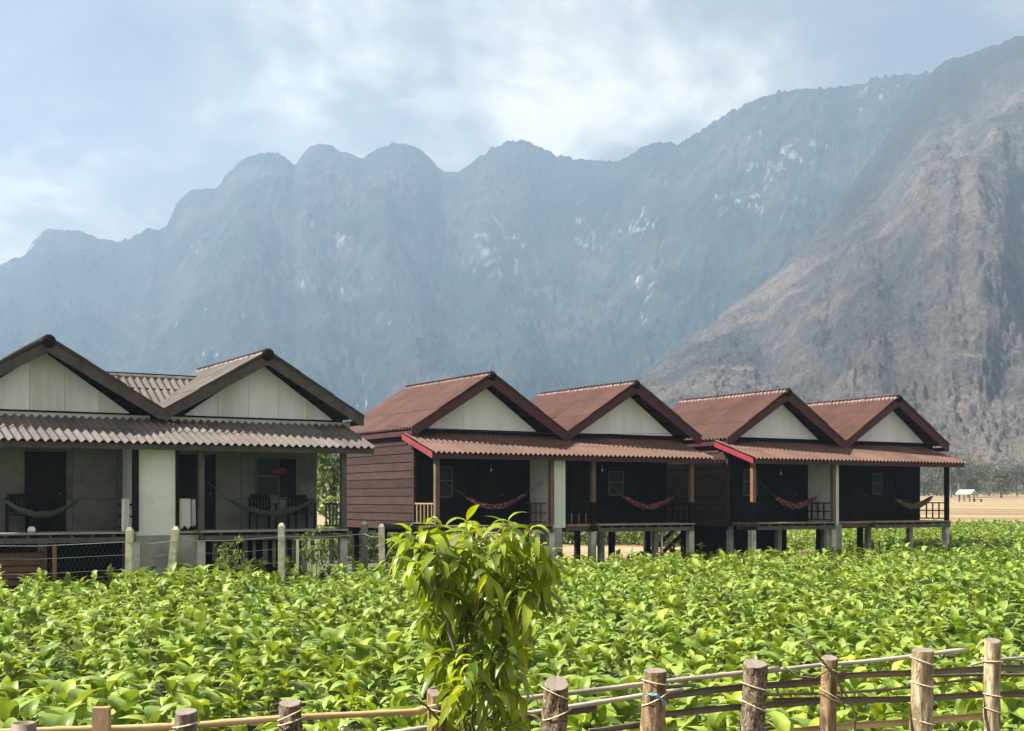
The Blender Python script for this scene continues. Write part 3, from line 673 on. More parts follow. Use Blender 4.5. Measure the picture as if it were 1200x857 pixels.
ROWS = [
    dict(X=-6.66, Y=34.83, yaw=0.544, w=2.856, zA=4.0, zV=2.10, label='weathered pair of bungalows with faded grey-brown corrugated roofs at the left edge',
         fascia=(-8.9, 2.44), wall=(-8.4, 1.5), doors=(-5.75, -1.9), windows=((0.05, WIN_Z, 0.62, 1.0), (-8.0, WIN_Z, 0.7, 1.0)), block=(-3.85, -2.85), gap=(-2.85, -2.25),
         decks=((-8.45, -3.9), (-2.25, 1.8)), posts=((-8.3, 'grey_wood'), (-3.88, 'dark_wood'), (-2.22, 'grey_wood'), (1.71, 'grey_wood')), upper_tone='post_wood',
         rails=((-3.95, 'dark_wood', 'grid'), (1.71, 'grey_wood', 'bal')), bulbs=((-7.0, -0.6, CZ + 1.35), (-0.1, -0.6, CZ + 1.35))),
    dict(X=4.23, Y=43.88, yaw=0.544, w=2.859, zA=4.0, zV=1.975, label='middle pair of dark timber bungalows with red-brown roofs behind the leafy sapling',
         fascia=(-8.69, 2.05), wall=(-8.38, 1.45), doors=(-5.6, -2.1), windows=((-7.4, WIN_Z - 0.05, 0.62, 0.95), (-0.75, WIN_Z - 0.05, 0.62, 0.8)), block=(-4.18, -3.62), gap=(-3.6, -2.66),
         decks=((-8.40, -4.2), (-2.44, 1.5)), posts=((-8.33, 'post_wood'), (-4.22, 'post_wood'), (-2.61, 'two'), (1.45, 'two')), upper_tone='post_wood',
         rails=((-8.38, 'tan_wood', 'bal'), (-4.36, 'post_wood', 'grid'), (1.45, 'dark_wood', 'grid')), bulbs=((-5.9, -0.3, CZ + 0.95), (-1.6, -0.3, CZ + 1.0))),
    dict(X=14.9, Y=49.44, yaw=0.541, w=2.862, zA=3.95, zV=1.915, label='rightmost pair of dark timber bungalows on stilts with a porch open to the tan field',
         fascia=(-8.78, 1.87), wall=(-8.38, 1.40), doors=(-5.6, -2.0), windows=((-7.4, WIN_Z, 0.62, 0.9), (-1.0, WIN_Z, 0.5, 0.8)), block=(-4.56, -4.27), gap=(-4.2, -2.62),
         decks=((-8.30, -4.6), (-2.57, 1.43)), posts=((-8.43, 'two'), (-4.64, 'post_wood'), (1.34, 'dark_wood')), upper_tone='orange_wood',
         rails=((-8.40, 'dark_wood', 'grid'), (-4.72, 'dark_wood', 'grid'), (1.36, 'dark_wood', 'grid')), bulbs=((-6.3, -0.3, CZ + 0.95),)),
]
BUNG = [bungalow(i) for i in range(3)]
def rowpt(r, x, y, z=0):
    q = ROWS[r]; c, s = math.cos(q['yaw']), math.sin(q['yaw'])
    return Vector((q['X'] + x * c - y * s, q['Y'] + x * s + y * c, z))

# ------------------------------------------------------------ hammocks, chairs, towels
def hammock(r, xa, xb, y, mat, label, low=0.62, wid=0.34, za=0.5, ropeL=0.55, ropeR=0.5, dz=0.0):
    """hangs from the posts; fabric bunched to a crescent"""
    zD = CZ - 0.79
    th = thing('hammock', rowpt(r, (xa + xb) / 2, y, zD + low), label, 'hammock', 'hammocks slung across the porches', ROWS[r]['yaw'])
    n = 22; m_ = 8; V = []; cx_ = (xa + xb) / 2; Lh = (xb - xa)
    def pt(f): 
        x = (f - 0.5) * Lh; z = (abs(2 * f - 1) ** 1.9) * 0.42 + dz * (f - .5)
        return x, z
    for i in range(n + 1):
        f = i / n; x, z = pt(f); ww = wid * (0.12 + 0.88 * math.sin(math.pi * f) ** 0.6)
        for k in range(m_ + 1):
            g = k / m_ * 2 - 1
            V.append((x + 0.015 * math.sin(k * 2.1 + i), g * ww * 0.5 + 0.01 * math.sin(i * 1.7), z + (g * g) * ww * 0.42 + 0.012 * math.sin(k * 3 + i * 1.3)))
    Fs = [(i * (m_ + 1) + k, i * (m_ + 1) + k + 1, (i + 1) * (m_ + 1) + k + 1, (i + 1) * (m_ + 1) + k) for i in range(n) for k in range(m_)]
    nb = len(V); V2 = [(a, b_, c - 0.008) for a, b_, c in V]
    mb = MB().add(V + V2, Fs + [tuple(i + nb for i in f[::-1]) for f in Fs])
    part('hammock_fabric', mb, mat, th, True)
    if mat is not M['hammock_green']:
        fr = MB()
        for i in range(3, n - 2):
            for off in (0, 0.5):
                f = (i + off) / n; x, z = pt(f); ww = wid * (0.12 + 0.88 * math.sin(math.pi * f) ** 0.6)
                zz_ = z + ww * 0.42; fr.tube([(x, -ww * 0.5 - 0.005, zz_), (x + 0.01, -ww * 0.5 - 0.02, zz_ - 0.09)], [0.009, 0.004], 3)
        part('fringe', fr, mat, th)
    rp = MB(); x, z = pt(0); rp.tube([(x, 0, z + 0.03), (x - ropeL, 0, z + za)], 0.008, 4); part('rope', rp, M['grey_wood'], th)
    rp = MB(); x, z = pt(1); rp.tube([(x, 0, z + 0.03), (x + ropeR, 0, z + za)], 0.008, 4); part('rope', rp, M['grey_wood'], th)
    return th
def tpx(r, px, y):                   # position along a row that stands at a photo column
    q = ROWS[r]; c, s = math.cos(q['yaw']), math.sin(q['yaw']); a = (px - HX) / F
    # X + t c - y s = a (Y + t s + y c)
    return (a * (q['Y'] + y * c) - q['X'] + y * s) / (c - a * s)
HY_ = -0.55
hammock(1, tpx(1, 546, HY_), tpx(1, 616, HY_), HY_, M['hammock_red'], 'red patterned hammock on the porch left of the white wall, above the leafy sapling', 0.50, 0.34, 0.55, 0.95, 0.85, 0.10)
hammock(1, tpx(1, 729, HY_), tpx(1, 789, HY_), HY_, M['hammock_red'], 'red patterned hammock between the two-tone porch posts of the middle bungalows', 0.47, 0.38, 0.5, 0.6, 0.5, -0.05)
hammock(2, tpx(2, 908, HY_), tpx(2, 957, HY_), HY_, M['hammock_red'], 'dark red fringed hammock beside the orange porch post', 0.47, 0.42, 0.6, 0.75, 0.75, 0.02)
hammock(2, tpx(2, 1050, HY_), tpx(2, 1093, HY_), HY_, M['hammock_brown'], 'olive brown hammock on the last porch at the right', 0.44, 0.42, 0.75, 0.3, 0.35, 0.12)
hammock(0, tpx(0, 268, HY_), tpx(0, 368, HY_), HY_, M['hammock_green'], 'dark green hammock in front of two chairs on the weathered porch', 0.36, 0.34, 0.5, 0.6, 0.25)
hammock(0, tpx(0, 4, HY_), tpx(0, 92, HY_), HY_, M['hammock_green'], 'dark green hammock on the leftmost porch beside the dark door', 0.36, 0.34, 0.35, 0.3, 0.5)

def chair_proto():
    th = thing('porch_chair', (0, 0, 0), 'x', 'chair', 'dark wooden chairs on the weathered porch')
    w_, d_ = 0.52, 0.5
    p = MB()
    for k in range(4): p.box((-w_ / 2, -d_ / 2 + k * 0.125, 0.40), (w_ / 2, -d_ / 2 + k * 0.125 + 0.11, 0.43))
    part('seat', p, M['dark_wood'], th)
    p = MB(); p.box((-w_ / 2, d_ / 2 - 0.03, 0.84), (w_ / 2, d_ / 2 + 0.0, 0.93)); p.box((-w_ / 2, d_ / 2 - 0.03, 0.5), (w_ / 2, d_ / 2, 0.56))
    for k in range(5): p.box((-w_ / 2 + 0.06 + k * 0.09, d_ / 2 - 0.022, 0.561), (-w_ / 2 + 0.11 + k * 0.09, d_ / 2 - 0.008, 0.839))
    part('backrest', p, M['dark_wood'], th)
    for sx_ in (-1, 1):
        for sy, hh in ((-1, 0.66), (1, 0.84)):
            p = MB(); x = sx_ * (w_ / 2 + 0.02); y = sy * (d_ / 2 - 0.01); p.box((x - 0.022, y - 0.022, 0), (x + 0.022, y + 0.022, hh)); part('leg', p, M['dark_wood'], th)
        p = MB(); x = sx_ * (w_ / 2 + 0.02); p.box((x - 0.035, -d_ / 2 - 0.04, 0.662), (x + 0.035, d_ / 2 - 0.035, 0.69)); part('armrest', p, M['dark_wood'], th)
    return th
ch = chair_proto()
for i, (px, lab) in enumerate(((22, 'wooden chair on the leftmost porch, farther from the dark door'), (52, 'wooden chair on the leftmost porch, nearest the dark door'), (307, 'wooden chair behind the green hammock, left of the white-framed window'), (352, 'wooden chair behind the green hammock, beside the grey corner pillar'))):
    o = ch if i == 0 else copy_tree(ch)
    t_ = tpx(0, px, -0.12); o.location = rowpt(0, t_, -0.2, CZ - 0.785); o.rotation_euler = (0, 0, ROWS[0]['yaw'] + random.uniform(-.15, .15)); o['label'] = lab
def towel(r, px, y, wid, h, label, ztop=0.0):
    n = 8; V = []; Fs = []
    for i in range(n + 1):
        for k in range(7):
            V.append((i / n * wid - wid / 2, 0.018 * math.sin(i * 1.9 + k * .3), -k / 6 * h * (1 + 0.06 * math.sin(i * 1.3))))
    Fs = [(i * 7 + k, i * 7 + k + 1, (i + 1) * 7 + k + 1, (i + 1) * 7 + k) for i in range(n) for k in range(6)]
    V2 = [(a, b_ + 0.02, c) for a, b_, c in V]; nb = len(V)
    mb = MB().add(V + V2, Fs + [tuple(j + nb for j in f[::-1]) for f in Fs]); mb.box((-wid / 2, -0.002, -0.01), (wid / 2, 0.024, 0.012))
    o = part('towel', mb, M['towel'], None, True); o.location = rowpt(r, tpx(r, px, y), y, CZ + ztop); o.rotation_euler = (0, 0, ROWS[r]['yaw'])
    tag(o, label, 'towel', 'white towels hung on the weathered porch'); return o
towel(0, 149, -1.02, 0.26, 0.78, 'white towel hanging beside the thin black post left of the white wall', 0.02)
towel(0, 217, -0.95, 0.28, 0.72, 'wide white towel hanging right of the white wall', 0.02)
towel(0, 227, -0.90, 0.10, 0.66, 'narrow white towel hanging close to the second weathered porch post', 0.0)
rl = MB(); rl.box((-0.45, -0.02, -0.03), (0.45, 0.02, 0.0)); 
tr_ = MB(); tr_.tube([(0, -0.02, -0.05), (0, -0.014, -0.05), (0, 0.014, 0.0), (0, 0.02, 0)], [0.02, 0.16, 0.17, 0.02], 14)
lt = part('wall_lantern', tr_, M['lantern'], None, True); lt.location = rowpt(0, tpx(0, 326, 0.0), 0.0, CZ + (HY - 553) / F * 36); lt.rotation_euler = (0, 0, ROWS[0]['yaw']); lt.scale = (1.6, 1, 1)
tag(lt, 'dull red round lantern by the white-framed window of the weathered porch', 'lantern')

# ------------------------------------------------------------ things under and behind the middle bungalows
o = part('white_pipe', MB().tube([(0, 0, 0), (0.03, 0, 0.6), (0, 0, CZ - 0.79 - 0.13)], 0.035, 8), M['white'], None, True)
o.location = rowpt(1, tpx(1, 775, -1.0), -1.0, 0); tag(o, 'thin white drain pipe dropping from the deck under the red hammock', 'pipe')
st = thing('back_staircase', rowpt(1, tpx(1, 787, 6.4), 6.2, 0), 'dark wooden staircase leaning behind the middle bungalows, seen between stilts', 'stairs', None, ROWS[1]['yaw'])
for y in (0, 0.8):
    part('stringer', MB().prism([(0.9, y, 1.45), (0.9, y, 1.25), (-0.8, y, 0.0), (-0.8, y, 0.2)], (0, 0.06, 0)), M['dark_wood'], st)
for k in range(6): part('step', MB().box((-0.75 + k * 0.27, 0.062, 0.17 + k * 0.2), (-0.5 + k * 0.27, 0.798, 0.2 + k * 0.2)), M['dark_wood'], st)
bn = thing('garden_chair', rowpt(1, tpx(1, 765, 7.5), 7.5, 0), 'reddish brown wooden chair on the tan ground behind the stilts', 'chair', None, 2.2)
part('seat', MB().box((-0.3, -0.28, 0.42), (0.3, 0.28, 0.46)), M['siding'], bn)
part('backrest', MB().box((-0.3, 0.24, 0.5), (0.3, 0.27, 0.98)), M['siding'], bn)
for a in (-0.26, 0.26):
    for b_ in (-0.24, 0.24): part('leg', MB().box((a - 0.03, b_ - 0.03, 0), (a + 0.03, b_ + 0.03, 0.418)), M['siding'], bn)

sb = thing('timber_stack', rowpt(0, tpx(0, 12, -0.6), -0.6, 0), 'small stack of amber boards under the leftmost porch', 'boards', None, ROWS[0]['yaw'] + .1)
for k in range(5):
    for j in range(3): part('board', MB().box((-0.9 + random.uniform(-.1, .1), -0.3 + j * 0.2, 0.35 + k * 0.16), (0.75 + random.uniform(-.2, .1), -0.13 + j * 0.2, 0.48 + k * 0.16)), M['orange_wood'], sb)
for x_ in (-.6, .5): part('bearer', MB().box((x_ - .06, -.32, 0), (x_ + .06, .3, 0.345)), M['dark_wood'], sb)
o = part('wooden_stake', MB().box((-0.04, -0.04, 0), (0.04, 0.04, 1.3)), M['orange_wood'], None); o.location = rowpt(0, tpx(0, 64, -1.45), -1.45, 0); tag(o, 'thin orange wooden stake under the leftmost porch', 'stake')
o = part('white_pot', MB().tube([(0, 0, 0), (0, 0, 0.02), (0, 0, 0.07), (0, 0, 0.13), (0, 0, 0.15)], [0.05, 0.08, 0.10, 0.07, 0.05], 12), M['white'], None, True); o.location = rowpt(0, tpx(0, 37, -1.2), -1.2, CZ - 0.786); tag(o, 'small round white pot on the edge of the leftmost porch', 'pot')

# ------------------------------------------------------------ concrete fence posts with wires in front of the left bungalows
cf_ = thing('wire_fence', (0, 28, 0), 'low wire fence on mossy concrete posts at the left field edge', 'fence')
tops = []
for (px, py, D, w_, lean, mt_) in ((-60, 622, 28.0, 0.15, 0.0, 'moss_concrete'), (152, 618, 29.0, 0.15, 0.01, 'moss_concrete'), (206, 617, 29.4, 0.16, 0.10, 'moss_concrete'), (330, 613, 31.0, 0.15, 0.0, 'moss_concrete'), (427, 611, 33.5, 0.17, 0.0, 'grey_wood'), (447, 614, 33.0, 0.15, -0.02, 'moss_concrete')):
    p = at(px, py, D); h = p.z; m_ = MB(); r_ = w_ / 2
    m_.add([(-r_ - lean * h, -r_, 0), (r_ - lean * h, -r_, 0), (r_ - lean * h, r_, 0), (-r_ - lean * h, r_, 0), (-r_, -r_, h - 0.08), (r_, -r_, h - 0.08), (r_, r_, h - 0.08), (-r_, r_, h - 0.08),
            (-r_ * .5, -r_ * .5, h), (r_ * .5, -r_ * .5, h), (r_ * .5, r_ * .5, h), (-r_ * .5, r_ * .5, h)],
           [(0, 3, 2, 1), (0, 1, 5, 4), (1, 2, 6, 5), (2, 3, 7, 6), (3, 0, 4, 7), (4, 5, 9, 8), (5, 6, 10, 9), (6, 7, 11, 10), (7, 4, 8, 11), (8, 9, 10, 11)])
    o = part('fence_post', m_, M[mt_], cf_); o.location = (p.x, p.y - 28, 0); tops.append(Vector((p.x, p.y - 28, h)))
for k, dz in enumerate((-0.33, -0.62, -0.95)):
    for a, b_ in zip(tops[:-1], tops[1:]):
        mid = (a + b_) / 2 + Vector((0, 0, dz - 0.05)); part('wire', MB().tube([a + Vector((0, -.08, dz)), mid + Vector((0, -.08, 0)), b_ + Vector((0, -.08, dz))], 0.008 if k == 0 else 0.003, 4), M['wire'], cf_)

# cable across the gables
a, b_ = rowpt(1, -9.5, -0.15, CZ + 2.24), rowpt(1, 2.4, -0.15, CZ + 2.36)
pts = [a.lerp(b_, i / 20) - Vector((0, 0, 0.12 * (1 - (2 * i / 20 - 1) ** 2))) for i in range(21)]
o = part('overhead_cable', MB().tube(pts, 0.007, 4), M['cable'], None); tag(o, 'thin dark cable strung across the white gables of the middle bungalows', 'cable')

# ------------------------------------------------------------ leaves
def leaf_geo(nl, nw, width, fold, droop, wave=0.0, seed=0, base=0.0, point=1.0):
    r = np.random.default_rng(seed); V = []
    for i in range(nl + 1):
        s = i / nl
        wd = width * (math.sin(math.pi * min(1, s ** 0.85)) ** 0.8 * (1 - 0.25 * s * point) + base * (1 - s)) + 0.004
        if i == nl: wd = 0.004
        a = -droop * s
        y = math.sin(-a) / max(droop, .01); z = -(1 - math.cos(a)) / max(droop, .01)
        for k in range(nw + 1):
            g = k / nw * 2 - 1
            wv = wave * math.sin(s * 13 + (k > nw / 2) * 1.7 + seed) * abs(g) * (wd / width)
            V.append((g * wd * 0.5, y, z + abs(g) * wd * 0.5 * fold + wv))
    Fs = [(i * (nw + 1) + k, i * (nw + 1) + k + 1, (i + 1) * (nw + 1) + k + 1, (i + 1) * (nw + 1) + k) for i in range(nl) for k in range(nw)]
    return np.array(V), np.array(Fs)
def leaf_mesh(name, g, mat, thick=0.0):
    m = npmesh(name, g[0], g[1], smooth=True); m.materials.append(mat); return m
def rotm(az, el, roll):
    """leaf frame: +y points away from the stem at azimuth az, raised by el"""
    az = np.asarray(az); el = np.asarray(el); roll = np.asarray(roll)
    d = np.stack([np.cos(el) * np.cos(az), np.cos(el) * np.sin(az), np.sin(el)], -1)
    x0 = np.stack([np.sin(az), -np.cos(az), 0 * az], -1)
    z0 = np.cross(x0, d)
    c, s = np.cos(roll)[..., None], np.sin(roll)[..., None]
    x = x0 * c + z0 * s; z = np.cross(x, d)
    return np.stack([x, d, z], -1)          # columns
def batch(geo, Rm, P, Sc):
    V, Fq = geo; n = len(P)
    W = np.einsum('nij,vj->nvi', Rm, V) * Sc[:, None, None] + P[:, None, :]
    Q = Fq[None] + (np.arange(n) * len(V))[:, None, None]
    return W.reshape(-1, 3), Q.reshape(-1, Fq.shape[1])
def merge(lst):
    Vs = []; Qs = []; Ts = []; b_ = 0
    for V, Q, T in lst:
        Vs.append(V); Qs.append(Q + b_); Ts.append(T); b_ += len(V)
    return np.concatenate(Vs), np.concatenate(Qs), np.concatenate(Ts)

# ------------------------------------------------------------ tobacco field
def plant_leaves(n, sc_, rg):
    """azimuth, elevation, roll, height, length of each leaf of one plant"""
    out = []; a0 = rg.uniform(0, 6.28)
    for i in range(n):
        f = i / (n - 1); az = a0 + i * 2.4 + rg.normal(0, .2)
        el = R(38 + 44 * f) + rg.normal(0, .16)
        h = (0.14 + 0.42 * f) * sc_
        ln = (0.42 - 0.18 * f + rg.normal(0, .03)) * (0.75 + 0.25 * sc_)
        if f < 0.12: ln *= 0.85
        out.append((az, el, rg.normal(0, .35), h, ln))
    return out
def inside_rows(x, y):
    for r in range(3):
        q = ROWS[r]; c, s = math.cos(q['yaw']), math.sin(q['yaw']); dx, dy = x - q['X'], y - q['Y']
        t_ = dx * c + dy * s; d_ = -dx * s + dy * c
        if r < 2:
            if d_ > -1.75 and t_ < (5.2 if r == 0 else 2.3) and (r == 0 or t_ > -12): return True
        elif -1.6 < d_ < 6.2 and -9 < t_ < 1.9: return True
    return False
pts = []
yy = 6.4; 
while yy < 97:
    stp = 0.50 if yy < 16 else (0.55 if yy < 32 else 0.60)
    xx = -(0.42 * yy + 2.2)
    while xx < 0.42 * yy + 2.5:
        x = xx + rng.uniform(-.15, .15); y = yy + rng.uniform(-.13, .13)
        xx += stp
        if y < 7.1 + 0.42 * x + 1.15 or y < 7.4: continue
        if y > 47 and x < 9: continue
        if inside_rows(x, y): continue
        pts.append((x, y))
    yy += stp * 0.95
pts = np.array(pts); print('plants', len(pts))
dist = np.hypot(pts[:, 0], pts[:, 1]); pts = pts[np.argsort(dist)]
vis = np.abs(pts[:, 0]) < 0.40 * pts[:, 1] + 0.25
near = pts[vis][:290]; rest = np.concatenate([pts[vis][290:], pts[~vis]])
hvar = lambda x, y: 1.04 + 0.22 * float(vnoise(np.array([x * .35]), np.array([y * .35]), 2)[0]) * 2
LV = [leaf_geo(7, 4, 0.42 + .05 * (k % 3), 0.55, 1.3 + 0.4 * (k % 4), 0.04, k, 0.06) for k in range(6)]
LM = [leaf_mesh('tobacco_leaf', g, M['tobacco']) for g in LV]
protos = []
for k in range(5):
    rg = np.random.default_rng(100 + k); nlf = 15
    root = thing('tobacco_plant', (0, 0, 0), 'x', 'plant', 'tobacco plants in the nearest rows')
    s = MB().tube([(0, 0, -0.02), (0.01, 0, 0.3), (0, 0.01, 0.60)], [0.016, 0.013, 0.006], 5)
    kids = [part('stem', s, M['stem'], root)]
    for (az, el, ro, h, ln) in plant_leaves(nlf, 1.0, rg):
        o = link('leaf', LM[rg.integers(6)], root); Rm = rotm(az, el, ro)
        mt = Matrix(Rm.tolist()).to_4x4() @ Matrix.Diagonal((ln, ln, ln, 1)); mt.translation = (0, 0, h); o.matrix_basis = mt
        kids.append(o)
    protos.append((root, kids))
NEARLAB = 'young tobacco plant with broad pale green leaves close behind the post and bamboo fence'
YELLAB = 'tobacco plant with a few yellowing leaves close behind the post and bamboo fence'
for i, (x, y) in enumerate(near):
    root, kids = protos[i % 5]
    if i >= 5:
        r2 = root.copy(); COL.objects.link(r2)
        for kd in kids:
            c_ = kd.copy(); c_.parent = r2; COL.objects.link(c_)
        root = r2
    s = (hvar(x, y) * random.uniform(0.76, 1.16)); root.location = (x, y, float(gz(x, y))); root.scale = (s, s, s)
    root.rotation_euler = (random.uniform(-.08, .08), random.uniform(-.08, .08), random.uniform(0, 6.28)); root['label'] = NEARLAB
def leaf_field(name, P, geos, nleaf, seed, lab):
    rg = np.random.default_rng(seed); n = len(P)
    sc_ = np.array([hvar(x, y) for x, y in P]) * rg.uniform(.72, 1.2, n)
    f = np.arange(nleaf) / (nleaf - 1)
    az = rg.uniform(0, 6.28, n)[:, None] + np.arange(nleaf)[None] * 2.4 + rg.normal(0, .25, (n, nleaf))
    el = R(38) + R(44) * f[None] + rg.normal(0, .18, (n, nleaf)); ro = rg.normal(0, .4, (n, nleaf))
    h = (0.14 + 0.42 * f[None]) * sc_[:, None]; ln = (0.46 - 0.20 * f[None] + rg.normal(0, .02, (n, nleaf))) * (sc_[:, None] * .5 + .5)
    base = np.stack([P[:, 0], P[:, 1], gz(P[:, 0], P[:, 1])], -1)[:, None, :] + np.stack([0 * h, 0 * h, h], -1)
    Rm = rotm(az, el, ro).reshape(-1, 3, 3); pos = base.reshape(-1, 3); ln = ln.reshape(-1)
    # patches of paler and yellower plants
    tint = rg.uniform(0, .80, (n, nleaf)) + 0.45 * vnoise(P[:, 0] * .5, P[:, 1] * .5, 8)[:, None]
    yel = rg.uniform(0, 1, (n, nleaf)) < 0.012; tint[yel] = 1.0
    tint = np.clip(tint, 0, 1).reshape(-1)
    pick = rg.integers(0, len(geos), len(pos)); L = []
    for k, g in enumerate(geos):
        mk = pick == k; V, Q = batch(g, Rm[mk], pos[mk], ln[mk]); L.append((V, Q, np.repeat(tint[mk], len(g[0]))))
    V, Q, T = merge(L)
    o = link(name, npmesh(name, V, Q, T, True), None, M['tobacco_attr']); tag(o, lab, None, None, 'stuff'); return o
MID = [leaf_geo(5, 2, 0.44, 0.55, 1.3 + .4 * k, 0.05, k, 0.06) for k in range(4)]
FAR = [leaf_geo(3, 2, 0.50, 0.5, 1.3 + .5 * k, 0.0, k, 0.1) for k in range(3)]
rd = np.hypot(rest[:, 0], rest[:, 1])
leaf_field('tobacco_field', rest[rd < 26], MID, 15, 3, 'dense tobacco crop filling the middle of the field')
leaf_field('distant_tobacco_field', rest[rd >= 26], FAR, 12, 4, 'dense tobacco crop running up to and beyond the bungalows')

# ------------------------------------------------------------ leafy masses, trees and shrubs
CARD = leaf_geo(2, 2, 0.5, 0.25, 0.8, 0, 1)
def crown_mesh(name, blobs, nleaf, size, seed, mat, hang=0.3):
    """leaves scattered through the shells of several clumps; tint varies per clump"""
    rg = np.random.default_rng(seed); P = []; T = []
    vol = np.array([b[1] ** 2 for b in blobs]); vol = vol / vol.sum()
    for (c_, r_), v in zip(blobs, vol):
        k = max(6, int(nleaf * v)); d = rg.normal(size=(k, 3)); d /= np.linalg.norm(d, axis=1)[:, None]
        rr = r_ * rg.uniform(0.35, 1.08, k) ** 0.5
        q = np.array(c_)[None] + d * rr[:, None] * np.array([1, 1, .8]); P.append(q); T.append(np.full(k, rg.uniform(0, .7)) + rg.uniform(0, .3, k))
    P = np.concatenate(P); T = np.concatenate(T); k = len(P)
    Rm = rotm(rg.uniform(0, 6.28, k), rg.normal(-hang, .6, k), rg.normal(0, .6, k))
    V, Q = batch(CARD, Rm, P, size * rg.uniform(.6, 1.3, k))
    m = npmesh(name, V, Q, np.repeat(T, len(CARD[0])), True); m.materials.append(mat); return m
def tree(name, loc, h, rad, seed, label, group, mat, nleaf=900, leaf=0.5, cat='tree', trunk_frac=0.35):
    rg = np.random.default_rng(seed); th = thing(name, loc, label, cat, group)
    tb = MB(); tb.tube([(0, 0, -0.2), (0.1 * rad * .2, 0, h * trunk_frac), (0, 0.1, h * .75)], [h * .022 + .03, h * .016 + .02, h * .006 + .01], 6)
    blobs = []
    for k in range(9):
        a = rg.uniform(0, 6.28); f = rg.uniform(trunk_frac, 0.86); rr = rad * rg.uniform(.2, .72) * (1.15 - abs(f - .55)); br = rad * rg.uniform(.25, .5)
        c_ = (math.cos(a) * rr, math.sin(a) * rr, h * f); blobs.append((c_, br))
        z0 = h * (trunk_frac * .6 + (f - trunk_frac) * .6)
        tb.tube([(0, 0, z0), (c_[0] * .5, c_[1] * .5, (z0 + c_[2]) / 2 + .1), c_], [h * .01, h * .007, h * .003], 4)
    blobs.append(((0, 0, h * .86), rad * .4))
    part('trunk', tb, M['trunk'], th)
    link('crown', crown_mesh('crown', blobs, nleaf, leaf, seed, mat), th)
    return th
GT = 'trees at the far edge of the harvested field'
tl = ['grey-green rounded tree at the foot of the mountain, beyond the tan field', 'paler dry tree at the foot of the mountain, beyond the tan field', 'tall bushy tree at the foot of the mountain, beyond the tan field']
tp = [tree('field_edge_tree', (0, 0, 0), 9 + k, 4.6 + .5 * k, 60 + k, tl[k], GT, M['dry_attr'], 1500, 0.75) for k in range(3)]
specs = []
for i in range(0):
    px = 420 + i * 26 + random.uniform(-8, 8); D = 345 + random.uniform(-15, 35); specs.append((px, D))
for i in range(15):
    px = 1086 + i * 15 + random.uniform(-5, 5); D = 330 + random.uniform(0, 60); specs.append((px, D))
for i, (px, D) in enumerate(specs):
    o = tp[i % 3] if i < 3 else None
    if o is None:
        src = tp[i % 3]; o = src.copy(); COL.objects.link(o)
        for chd in src.children:
            c_ = chd.copy(); c_.parent = o; COL.objects.link(c_)
    x = (px - HX) / F * D; o.location = (x, D, float(gz(x, D)) - 0.3); s = random.uniform(.75, 1.15); o.scale = (s, s, s * random.uniform(.85, 1.1)); o.rotation_euler = (0, 0, random.uniform(0, 6.28)); o['label'] = tl[i % 3]
# wood at the mountain foot
rg = np.random.default_rng(9); blobs = []
for i in range(520):
    px = rg.uniform(-420, 1500); D = rg.uniform(395, 520); x = (px - HX) / F * D; r_ = rg.uniform(2.5, 5)
    blobs.append(((x, D, float(gz(x, D)) + r_ * .8 + max(0, D - 440) * .13), r_))
o = link('woodland', crown_mesh('woodland', blobs, 60000, 1.25, 12, M['dry_attr'])); tag(o, 'dense dry woodland along the foot of the mountain', None, None, 'stuff')
# shrubs behind the bungalows
GS = 'shrubs beyond the middle bungalows'
sl = ['bright leafy shrub seen between the stilts beyond the middle bungalows', 'yellow-green shrub seen between the stilts beyond the middle bungalows']
sp_ = [tree('garden_shrub', (0, 0, 0), 1.9 + .3 * k, 1.5, 80 + k, sl[k], GS, M['shrub_attr'], 620, 0.30, 'shrub', 0.2) for k in range(2)]
for i in range(20):
    o = sp_[i] if i < 2 else None
    if o is None:
        src = sp_[i % 2]; o = src.copy(); COL.objects.link(o)
        for chd in src.children:
            c_ = chd.copy(); c_.parent = o; COL.objects.link(c_)
    px = 640 + i * 13; D = 68 + random.uniform(-2, 4); x = (px - HX) / F * D
    if i >= 15: D = 49 + (i % 3) * 2.5; x = (402 + (i - 15) * 19 - HX) / F * D
    s = random.uniform(.8, 1.05); o.location = (x, D, float(gz(x, D))); o.scale = (s * 1.1, s * 1.1, s * .95); o.rotation_euler = (0, 0, random.uniform(0, 6.28)); o['label'] = sl[i % 2]
p = rowpt(0, 3.8, 6.0)
tree('garden_tree', (p.x - .6, p.y + 9, 0), 5.2, 2.6, 91, 'light green tree seen through the open corner of the weathered porch', None, M['shrub_attr'], 1500, 0.35)
tree('garden_tree', (p.x + 2.6, p.y + 14, 0), 4.2, 2.4, 92, 'low bushy tree in the gap between the weathered and the middle bungalows', None, M['shrub_attr'], 1200, 0.35)
# weeds climbing by the wire fence
for (px, D, h_, lab) in ((368, 31.0, 1.35, 'tall weed growing against the skirting of the weathered porch, right of a concrete post'), (272, 30.2, 1.15, 'slender weed growing in front of the weathered porch near its second wooden post')):
    w_ = thing('tall_weed', at(px, 586, D) * 1.0, lab, 'plant'); w_.location.z = 0
    tb = MB(); blobs = []
    for k in range(6):
        a = k * 1.1; top = (0.28 * math.cos(a), 0.2 * math.sin(a), h_ * (0.9 + .08 * k)); tb.tube([(0, 0, 0), (top[0] * .4, top[1] * .4, top[2] * .5), top], [.012, .009, .004], 4)
        blobs.append(((top[0], top[1], top[2]), .12)); blobs.append(((top[0] * .7, top[1] * .7, top[2] * .75), .16))
    part('stem', tb, M['stem'], w_); link('foliage', crown_mesh('foliage', blobs, 220, 0.13, 7, M['shrub_attr']), w_)

